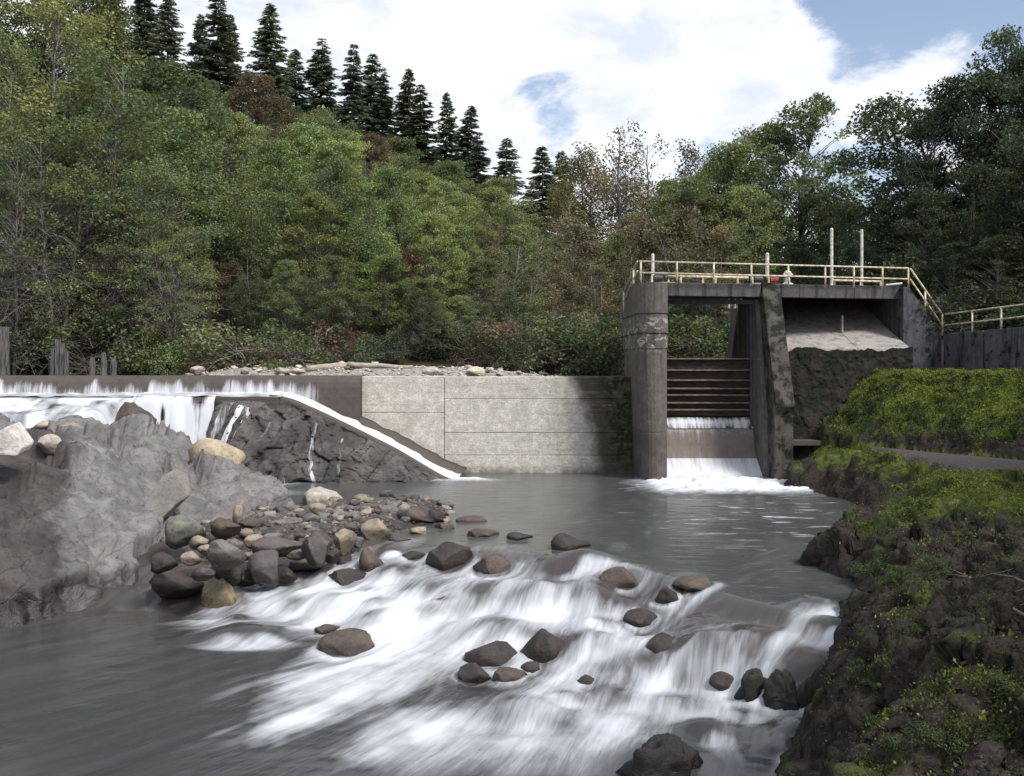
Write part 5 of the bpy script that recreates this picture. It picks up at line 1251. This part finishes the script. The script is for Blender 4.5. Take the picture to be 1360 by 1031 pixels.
def conifer(seed, H=24, Rad=3.4, nbr=420, cards=44, base=.05, gap=.0):
    rng = np.random.RandomState(seed); z = np.linspace(-.6, H, 12); t = np.clip(z / H, 0, 1)
    T = np.stack([.1 * np.cumsum(rng.normal(size=12)) * .2, .1 * np.cumsum(rng.normal(size=12)) * .2, z], 1); vs, fs = tubes_np(T[None], ((.013 * H) * (1 - t) + .02)[None], 6)
    paths = []; rads = []; C = []; A = []; Bv = []; Ls = []
    for i in range(nbr):
        t = base + (1 - base) * rng.uniform(0, 1) ** .85
        if vnoise(t * 9.0, seed * 1.0, seed=seed) < -.45 + gap and t < .9: continue
        a = rng.uniform(0, 6.283); L = (Rad * (1 - t) ** .82 * rng.uniform(.45, 1.25) * (1 + .22 * float(vnoise(math.cos(a) * 1.2, math.sin(a) * 1.2, t * 6, seed)))) + .22
        dr = np.array([math.cos(a), math.sin(a), 0]); s = np.linspace(0, 1, 5)[:, None]; drop = rng.uniform(.18, .42) if t < .85 else -.35
        q = np.array([np.interp(t * H, z, T[:, 0]), np.interp(t * H, z, T[:, 1]), t * H]) + dr * L * s - np.array([0, 0, 1]) * L * drop * (s ** 1.0 - .55 * s ** 2.6)
        paths.append(q); rads.append(np.linspace(.035, .01, 5))
        n = max(6, int(cards * (L / Rad) ** .9 + 4)); u = rng.uniform(.12, 1.03, n); side = np.cross(dr, [0, 0, 1]) * rng.choice([-1, 1], n)[:, None]
        c0 = np.stack([np.interp(u, s[:, 0], q[:, k]) for k in range(3)], 1); fwd = dr[None] * .75 + side * rng.uniform(.2, 1.0, (n, 1)) + np.array([0, 0, -.28]); fwd /= np.linalg.norm(fwd, axis=1, keepdims=True)
        l = (.20 + .34 * (1 - u * .55) * min(1, L / 1.6)) * rng.uniform(.7, 1.2, n)
        C.append(c0 + fwd * l[:, None] * .8 + rng.normal(size=(n, 3)) * .05); A.append(fwd); Ls.append(l)
    pv, pf = tubes_np(paths, rads, 3)
    trunk = mesh_np('trunk', np.concatenate([vs, pv]), np.concatenate([fs, pf + len(vs)]), M['bark'], True)
    C = np.concatenate(C); A = np.concatenate(A); Ls = np.concatenate(Ls)[:, None]
    nv = rng.normal(size=C.shape) + np.array([0, 0, .35]); b = np.cross(A, nv); b /= np.linalg.norm(b, axis=1, keepdims=True); w_ = Ls * .30
    V = np.stack([C - A * Ls, C + b * w_, C + A * Ls, C - b * w_], 1).reshape(-1, 3)
    crown = mesh_np('crown', V, np.arange(len(V)).reshape(-1, 4), M['leaf'], False)
    return trunk, crown, H
BLP = [broadleaf(100 + i, H=15, Rad=(4.3, 3.7, 4.8, 4.0, 3.4)[i], base=(.2, .26, .16, .3, .22)[i], ncl=(200, 170, 230, 170, 150)[i], nl=132, leaf=.102, layered=(.7, .5, .8, .6, .5)[i], stems=(1, 2, 1, 2, 1)[i], bare=(10, 24, 8, 30, 12)[i]) for i in range(5)]
TWG = [broadleaf(140 + i, H=20, Rad=4.6, base=.12, ncl=210, nl=92, leaf=.10, layered=.6, stems=2, bare=130, top=.9) for i in range(3)]       # twiggy tall alders
THN = [broadleaf(160 + i, H=15, Rad=2.5, base=.25, ncl=100, nl=60, leaf=.115, layered=.35, stems=(1, 2, 1)[i], bare=30, sparse=.25) for i in range(3)]   # thin brownish
SPR = [broadleaf(180 + i, H=18, Rad=2.3, base=.3, ncl=135, nl=44, leaf=.11, layered=.2, stems=1, bare=16, sparse=.2, clr=(.45, .95)) for i in range(3)]   # see-through tops
BIG = [broadleaf(200 + i, H=22, Rad=5.6, base=.28, ncl=300, nl=66, leaf=.14, layered=.65, stems=1, bare=20, sparse=.22) for i in range(2)]
SHB = [broadleaf(220 + i, H=3.4, Rad=2.3, base=.05, ncl=62, nl=90, leaf=.095, layered=.25, stems=3, bare=10, top=.6, clr=(.45, .85)) for i in range(4)]
CON = [conifer(300 + i, H=24, Rad=(4.3, 5.0, 3.9, 4.6)[i], gap=(-.4, -.2, -.3, -.15)[i]) for i in range(4)]
rng = np.random.RandomState(9)
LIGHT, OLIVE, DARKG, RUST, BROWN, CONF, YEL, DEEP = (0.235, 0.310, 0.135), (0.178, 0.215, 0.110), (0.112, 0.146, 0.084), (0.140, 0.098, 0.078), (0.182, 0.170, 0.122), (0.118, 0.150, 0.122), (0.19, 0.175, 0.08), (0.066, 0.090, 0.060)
BK = [(0.20, 0.185, 0.165), (0.13, 0.115, 0.10), (0.27, 0.25, 0.23)]
def tree(name, proto, x, y, h, colr, label, cat, group, wide=1.0, zoff=0.0, bk=None):
    tr, cr, H = proto
    z = float(hill_h(np.array(x), np.array(y))) if y > 53.9 else zoff
    o = thing(name, label, cat, (x, y, z - .1), group); s = h / H
    o.scale = (s * wide, s * wide, s); o.rotation_euler = (rng.normal() * .03, rng.normal() * .03, rng.uniform(0, 6.283))
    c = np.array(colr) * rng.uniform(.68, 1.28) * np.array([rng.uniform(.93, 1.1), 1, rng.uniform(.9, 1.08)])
    a = link('trunk', tr, o); a.color = (*(bk or BK[rng.randint(3)]), 1); b = link('crown', cr, o); b.color = (*c, 1)
    return o
ORD = ['first', 'second', 'third', 'fourth', 'fifth', 'sixth', 'seventh', 'eighth', 'ninth', 'tenth', 'eleventh', 'twelfth', 'thirteenth', 'fourteenth', 'fifteenth', 'sixteenth', 'seventeenth', 'eighteenth', 'nineteenth', 'twentieth'] + [f'{k}th' for k in range(21, 60)]
def by_top(u, vtop, Y):
    """ground place and height of a tree at distance Y whose top shows at (u, vtop)"""
    x = (u - HU) * Y / F_PX; zt = CAMZ - (vtop - HV) * Y / F_PX; zb = float(hill_h(np.array(x), np.array(Y))); return x, zt - zb
def row(name, protos, items, desc, cat, group, wide=1.0, bk=None, mn=2.0):
    for i, (u, vtop, Y, c) in enumerate(sorted(items, key=lambda q: q[0])):
        x, h = by_top(u, vtop, Y)
        if h < mn: h = mn
        tree(name, protos[rng.randint(len(protos))], x, Y, h, c, desc.format(ORD[i]), cat, group, wide * rng.uniform(.78, 1.25), bk=bk)
top = lambda us, vs: (lambda u: float(np.interp(u, us, vs)))
# tall twiggy alders at the left, filling the frame from the timber wall to its top edge
row('twiggy_alder', TWG, [(u, v, Y, c) for u, v, Y, c in [(-90, 60, 60, DARKG), (-20, 20, 63, OLIVE), (45, -10, 66, OLIVE), (110, 60, 64, DARKG), (168, 130, 66, OLIVE), (215, 215, 63, OLIVE), (75, 150, 60, OLIVE), (15, 190, 59, DARKG), (140, 250, 61, BROWN), (235, 290, 61, OLIVE)]],
    '{} tall twiggy alder from the left, rising behind the timber wall and spillway', 'tree', 'tall alders at the left end of the spillway', 1.05, (0.24, 0.225, 0.21))
row('hillside_alder', BLP, [(u, v, Y, c) for u, v, Y, c in [(-60, -60, 80, DARKG), (0, -70, 84, OLIVE), (60, -50, 82, OLIVE), (120, -20, 86, OLIVE), (175, 30, 84, OLIVE), (225, 90, 84, DARKG), (260, 110, 92, OLIVE), (30, 60, 76, DARKG), (150, 120, 76, OLIVE), (210, 160, 74, OLIVE)]],
    '{} alder from the left in the dense olive crowns of the upper left slope', 'tree', 'olive alders on the upper left slope')
# front rank behind the dam
row('green_alder', BLP, [(290, 190, 74, OLIVE), (335, 225, 71, OLIVE), (385, 190, 78, LIGHT), (420, 260, 69, OLIVE), (455, 220, 75, OLIVE), (500, 240, 72, LIGHT), (545, 215, 78, LIGHT), (575, 280, 70, LIGHT), (605, 300, 73, LIGHT), (645, 340, 71, OLIVE), (270, 300, 66, OLIVE), (330, 330, 65, DARKG), (385, 345, 65, OLIVE), (440, 340, 65, OLIVE), (500, 335, 66, OLIVE), (560, 370, 65, DARKG), (610, 390, 66, OLIVE)],
    '{} alder from the left in the front rank of the left hillside behind the dam', 'tree', 'front rank of alders behind the dam', 1.0)
row('pale_alder', BLP, [(310, 150, 96, OLIVE), (355, 165, 100, LIGHT), (405, 165, 98, LIGHT), (450, 185, 95, LIGHT), (490, 190, 100, LIGHT), (530, 205, 92, LIGHT), (585, 235, 90, LIGHT), (560, 225, 104, OLIVE), (615, 255, 96, LIGHT), (640, 275, 88, OLIVE), (280, 140, 102, OLIVE)],
    '{} pale green alder from the left in the second rank up the hillside', 'tree', 'pale alders in the second rank up the hillside')
row('ridge_alder', BLP, [(205, 86, 118, OLIVE), (250, 111, 125, DARKG), (300, 121, 130, OLIVE), (340, 146, 132, OLIVE), (390, 151, 128, OLIVE), (430, 156, 135, OLIVE), (470, 171, 130, LIGHT), (510, 181, 136, OLIVE), (555, 206, 132, LIGHT), (590, 216, 128, OLIVE), (625, 241, 126, OLIVE), (655, 248, 130, LIGHT), (690, 263, 120, OLIVE), (360, 126, 150, DARKG), (420, 136, 155, OLIVE), (480, 156, 150, DARKG), (540, 186, 152, OLIVE), (600, 211, 150, DARKG), (660, 233, 148, OLIVE), (280, 106, 150, DARKG), (230, 86, 150, DARKG), (700, 278, 110, OLIVE), (675, 298, 100, BROWN)],
    '{} alder from the left in the third rank, just under the ridge conifers', 'tree', 'alders below the ridge conifers', 1.15)
row('red_maple', BLP[:2], [(350, 100, 128, (0.105, 0.08, 0.06)), (275, 185, 88, RUST), (385, 165, 118, (0.105, 0.08, 0.06)), (545, 330, 69, RUST), (520, 350, 68, RUST), (300, 350, 66.5, RUST), (255, 250, 80, RUST), (420, 172, 108, RUST), (505, 180, 122, RUST), (660, 290, 92, RUST), (470, 440, 63.5, RUST), (330, 445, 63, RUST)],
    '{} rust brown maple from the left among the green hillside crowns', 'tree', 'rust brown maples on the hillside', .85)
# conifers
row('conifer', CON, [(150, -70, 150, CONF), (188, -45, 155, CONF), (222, -20, 150, CONF), (262, 18, 165, CONF), (290, -12, 160, CONF), (312, 22, 170, CONF), (365, 4, 158, CONF), (395, 66, 178, CONF), (423, 50, 175, CONF), (462, 62, 170, CONF), (487, 70, 176, CONF), (508, 88, 172, CONF), (541, 86, 170, CONF), (560, 112, 165, CONF), (588, 122, 168, CONF), (612, 138, 165, CONF), (640, 176, 160, CONF), (668, 182, 158, CONF), (718, 196, 150, CONF), (745, 200, 152, CONF), (700, 240, 140, CONF)],
    '{} dark conifer from the left along the skyline of the ridge', 'conifer', 'conifers along the ridge', 1.12, (0.07, 0.06, 0.052), 8)
# middle of the valley behind the dam
row('thin_alder', THN, [(660, 330, 72, BROWN), (690, 290, 76, OLIVE), (715, 320, 70, BROWN), (740, 290, 80, BROWN), (765, 300, 74, BROWN), (790, 320, 70, BROWN), (815, 310, 76, OLIVE), (840, 300, 80, BROWN), (865, 290, 74, BROWN), (885, 280, 82, OLIVE), (910, 270, 78, BROWN), (935, 280, 74, BROWN), (960, 300, 72, BROWN), (985, 300, 76, OLIVE), (680, 380, 66, DARKG), (730, 390, 66, BROWN), (780, 380, 66, BROWN), (825, 390, 67, DARKG), (650, 400, 66, OLIVE), (705, 350, 68, OLIVE), (755, 350, 69, BROWN), (805, 350, 68, BROWN)],
    '{} thin brownish alder from the left in the valley behind the dam and gate', 'tree', 'thin alders in the valley', 1.25)
row('sparse_cottonwood', SPR, [(735, 205, 112, YEL), (770, 188, 118, BROWN), (795, 200, 115, YEL), (832, 150, 110, BROWN), (846, 190, 116, YEL), (880, 165, 112, BROWN), (905, 185, 118, BROWN), (760, 240, 100, YEL), (825, 230, 104, BROWN), (868, 240, 100, YEL)],
    '{} see-through cottonwood from the left with yellowing leaves against the bright sky', 'tree', 'sparse cottonwoods on the skyline', 1.15)
row('valley_alder', BLP, [(700, 300, 92, OLIVE), (735, 310, 88, OLIVE), (770, 325, 92, BROWN), (815, 320, 90, OLIVE), (850, 285, 96, BROWN), (890, 250, 92, OLIVE), (925, 205, 94, OLIVE), (950, 190, 90, OLIVE), (975, 175, 96, OLIVE), (990, 250, 84, OLIVE), (930, 260, 84, OLIVE), (1010, 300, 80, DARKG), (1085, 260, 86, DARKG), (1110, 265, 82, DARKG), (1140, 290, 88, DARKG), (905, 235, 104, OLIVE), (1165, 292, 80, DARKG), (1050, 330, 76, DARKG), (1000, 350, 72, DEEP), (950, 370, 70, DEEP), (900, 390, 70, DEEP), (1100, 340, 70, DEEP)],
    '{} dark alder from the left in the belt of trees behind the gate', 'tree', 'alders behind the gate')
row('tall_alder', BIG, [(1060, 125, 88, DARKG), (1022, 165, 92, DARKG)], '{} from the left of the two tallest alders above the gate deck', 'tree', 'tallest alders behind the gate', .9)
# right slope
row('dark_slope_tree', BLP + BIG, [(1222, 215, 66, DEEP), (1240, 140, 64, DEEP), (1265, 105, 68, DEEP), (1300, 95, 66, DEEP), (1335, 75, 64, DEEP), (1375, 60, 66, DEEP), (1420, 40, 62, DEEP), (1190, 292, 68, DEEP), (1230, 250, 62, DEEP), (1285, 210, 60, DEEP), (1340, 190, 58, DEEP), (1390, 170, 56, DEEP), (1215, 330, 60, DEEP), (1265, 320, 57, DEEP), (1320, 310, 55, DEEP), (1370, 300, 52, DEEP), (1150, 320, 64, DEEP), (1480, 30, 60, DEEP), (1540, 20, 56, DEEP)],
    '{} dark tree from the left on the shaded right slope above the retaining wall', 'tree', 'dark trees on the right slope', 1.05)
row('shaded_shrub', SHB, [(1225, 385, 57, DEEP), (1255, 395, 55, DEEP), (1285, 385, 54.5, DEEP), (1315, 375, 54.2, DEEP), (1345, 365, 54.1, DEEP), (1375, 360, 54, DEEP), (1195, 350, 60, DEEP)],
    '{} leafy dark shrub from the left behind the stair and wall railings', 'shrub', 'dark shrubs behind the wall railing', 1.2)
# understory along the foot of the hill
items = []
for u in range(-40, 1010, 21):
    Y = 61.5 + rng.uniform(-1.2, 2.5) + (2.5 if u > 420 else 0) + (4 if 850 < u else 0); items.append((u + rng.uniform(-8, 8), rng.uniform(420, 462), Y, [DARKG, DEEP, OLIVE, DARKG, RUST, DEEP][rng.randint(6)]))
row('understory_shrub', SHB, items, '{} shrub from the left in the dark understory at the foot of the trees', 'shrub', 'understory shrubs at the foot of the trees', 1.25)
row('bright_shrub', SHB, [(205, 440, 60.5, LIGHT), (232, 452, 60.2, LIGHT)], '{} fresh green shrub of the two beside the left end of the crest gravel', 'shrub', 'fresh green shrubs', 1.0)
# trees standing further down the right bank, outside the view, that shade the near slope
for i, (x, y, h) in enumerate([(31, 27, 18), (26, 22, 16), (24, 15, 17), (33, 18, 18), (20, 7, 17)]):
    tree('bank_tree', BIG[i % 2], x, y, h, DEEP, 'tree shading the near right bank', 'tree', 'trees shading the right bank', zoff=2.0 if x < 29 else 4.0)

# ================================================================== GROUND COVER ON THE RIGHT BANK
def scatter(name, P, N, wgt, n, L, Wd, colr, rng, lift=0.6, flat=0.2, label=None):
    p = wgt.ravel().clip(0); p = p / p.sum(); idx = rng.choice(p.size, n, p=p)
    c = P.reshape(-1, 3)[idx] + rng.normal(size=(n, 3)) * .05; nn = N.reshape(-1, 3)[idx]
    t = rng.normal(size=(n, 3)); t -= nn * (t * nn).sum(1, keepdims=True); t /= np.linalg.norm(t, axis=1, keepdims=True)
    ax = t * (1 - lift) + nn * lift + np.array([0, 0, .15]); ax /= np.linalg.norm(ax, axis=1, keepdims=True)
    b = np.cross(ax, rng.normal(size=(n, 3))); b /= np.linalg.norm(b, axis=1, keepdims=True)
    sz = (rng.uniform(.6, 1.4, n) * (1 + .0 * c[:, 1]))[:, None]; l = L * sz; w_ = Wd * sz
    V = np.stack([c - ax * l * .15, c + ax * l * .45 + b * w_, c + ax * l, c + ax * l * .45 - b * w_], 1).reshape(-1, 3)
    o = link(name, mesh_np(name, V, np.arange(4 * n).reshape(n, 4), M['leaf']), None, kind='stuff'); o.color = (*colr, 1); return o
CELL = np.gradient(BX, axis=1) * np.gradient(BY, axis=0)
BN = surf_normals(BP[..., 0], BP[..., 1], BP[..., 2])
seen = (BX / np.maximum(BY, 1) < 0.56) & (BX / np.maximum(BY, 1) > -0.1)
clump = fbm(BX * 1.1, BY * 1.1, oct=4, seed=401); clump2 = fbm(BX * 2.3, BY * 2.3, oct=3, seed=402)
near = (22.0 / np.maximum(BY, 9)) ** 1.3
upn = np.clip(BN[..., 2] * 1.5 - .2, 0, 1)
rg = np.random.RandomState(31)
mw = CELL * seen * upn * (1 - BPATH) * sstep(.35, .75, mossw + 1.0 * clump) * (BSD > .5)
scatter('moss_tufts', BP, BN, mw * (BEMB + .2) * sstep(-.15, .25, clump + (BEMB - .55) * .5), 110000, .05, .017, (0.205, 0.245, 0.05), rg, .45)
scatter('moss_tufts', BP, BN, mw * sstep(20, 30, BY) * (BEMB < .3), 34000, .045, .015, (0.165, 0.19, 0.035), rg, .35)
gw = CELL * seen * (1 - BPATH) * near * (BSD > .6) * (BEMB < .2)
scatter('low_ground_cover', BP, BN, gw * sstep(-.15, .35, clump), 16000, .05, .018, (0.036, 0.056, 0.026), rg, .4)
scatter('leaf_litter', BP, BN, gw * sstep(.0, .4, -clump2), 14000, .045, .018, (0.045, 0.034, 0.026), rg, .1)
scatter('moss_tufts', BP, BN, gw * upn * sstep(.1, .35, clump2), 80000, .032, .011, (0.085, 0.10, 0.026), rg, .5)
scatter('embankment_leaves', BP, BN, CELL * seen * sstep(.05, .4, BEMB) * (sstep(-.2, .3, -clump) + sstep(.6, .2, BEMB)), 22000, .07, .028, (0.036, 0.062, 0.026), rg, .5)
# grass clumps and little plants that stand out
def bank_z(x, y): 
    j = np.argmin((BP[..., 0] - x) ** 2 + (BP[..., 1] - y) ** 2); return float(BP.reshape(-1, 3)[j][2])
def at_view(u, v):
    """point of the bank seen at this spot of the photograph"""
    a = HU + F_PX * BP[..., 0] / BP[..., 1]; b = HV + F_PX * (CAMZ - BP[..., 2]) / BP[..., 1]
    q = (a - u) ** 2 + (b - v) ** 2 + 2.0 * BP[..., 1]; return Vector(BP.reshape(-1, 3)[np.argmin(q)])
for i, (u, v, n, L, lab) in enumerate([(1165, 1024, 60, .42, 'tuft of long green grass at the bottom edge of the right bank'), (1190, 985, 40, .25, 'small grass tuft just above the long grass on the right bank'), (1215, 1012, 36, .25, 'short grass tuft right of the long grass on the bank'), (1150, 955, 34, .22, 'thin grass tuft on the lip of the dark bank')]):
    p = at_view(u, v); V = []; Fc = []
    for k in range(n):
        an = rg.uniform(0, 6.283); ln = L * rg.uniform(.5, 1.1); o2 = np.array([rg.normal() * .05, rg.normal() * .05, -.03]); d2 = np.array([math.cos(an), math.sin(an), 0]); sd2 = np.array([-d2[1], d2[0], 0]) * .007; b0 = len(V)
        for j in range(5):
            t = j / 4; q = o2 + d2 * ln * .75 * t ** 1.6 + np.array([0, 0, 1]) * ln * (t - .45 * t * t); w_ = (1 - t * .95)
            V += [q - sd2 * w_, q + sd2 * w_]
        Fc += [[b0 + 2 * j, b0 + 2 * j + 1, b0 + 2 * j + 3, b0 + 2 * j + 2] for j in range(4)]
    o = link('grass_tuft', mesh_np('grass_tuft', V, Fc, M['leaf'])); o.location = p; o.color = (0.085, 0.135, 0.06, 1); tag(o, lab, 'grass', 'grass tufts on the right bank')
for i, (u, v, h, lab) in enumerate([(1168, 762, .75, 'leafy green plant at the water edge above the rapids'), (1200, 775, .6, 'low leafy plant right of the one at the water edge'), (1250, 760, .5, 'small leafy plant on the bank beside the dead branches'), (1160, 905, .4, 'bluish leafy plant on the dark bank lip'), (1265, 990, .42, 'leafy plant near the bottom of the dark bank'), (1330, 930, .5, 'leafy plant at the right edge of the dark bank'), (1290, 845, .5, 'small plant below the dead branches'), (1215, 850, .4, 'small plant in the middle of the dark bank'), (1320, 700, .45, 'low plant on the bank near the path')]):
    p = at_view(u, v); tr, cr, H = SHB[i % 4]; o = thing('bank_plant', lab, 'plant', tuple(p - Vector((0, 0, .05))), 'small plants on the right bank'); k = h / H * .7; o.scale = (k * 1.5, k * 1.5, k); o.rotation_euler = (0, 0, i * 1.3)
    a = link('stem', tr, o); a.color = (.08, .065, .05, 1); b = link('leaves', cr, o); b.color = (0.055, 0.088, 0.04, 1)
for i, (u0, v0, u1, v1, r, lab) in enumerate([(1262, 768, 1362, 835, .035, 'longest dead branch lying on the dark bank'), (1300, 775, 1368, 800, .02, 'upper thin dead branch on the bank'), (1295, 800, 1372, 850, .025, 'lower dead branch on the bank')]):
    a, b = at_view(u0, v0) + Vector((0, 0, .12)), at_view(u1, v1) + Vector((0, 0, .25)); mb = MB(); pts = [a.lerp(b, t / 6) + Vector((rg.normal() * .03, rg.normal() * .03, .1 * math.sin(t * .5) + rg.normal() * .02)) for t in range(7)]
    mb.tube(pts, [r * (.5 + .5 * t / 6) for t in range(7)], 6)
    for t in (2, 3, 4): 
        d3 = Vector((rg.normal() * .25, rg.normal() * .25, abs(rg.normal()) * .06 + .03)) ; mb.tube([pts[t], pts[t] + d3, pts[t] + d3 * 1.9 + Vector((0, .05, 0))], [r * .5, r * .35, r * .2], 5)
    o = mb.build('dead_branch', M['stick'], None, 0, True); tag(o, lab, 'branch', 'dead branches on the bank')
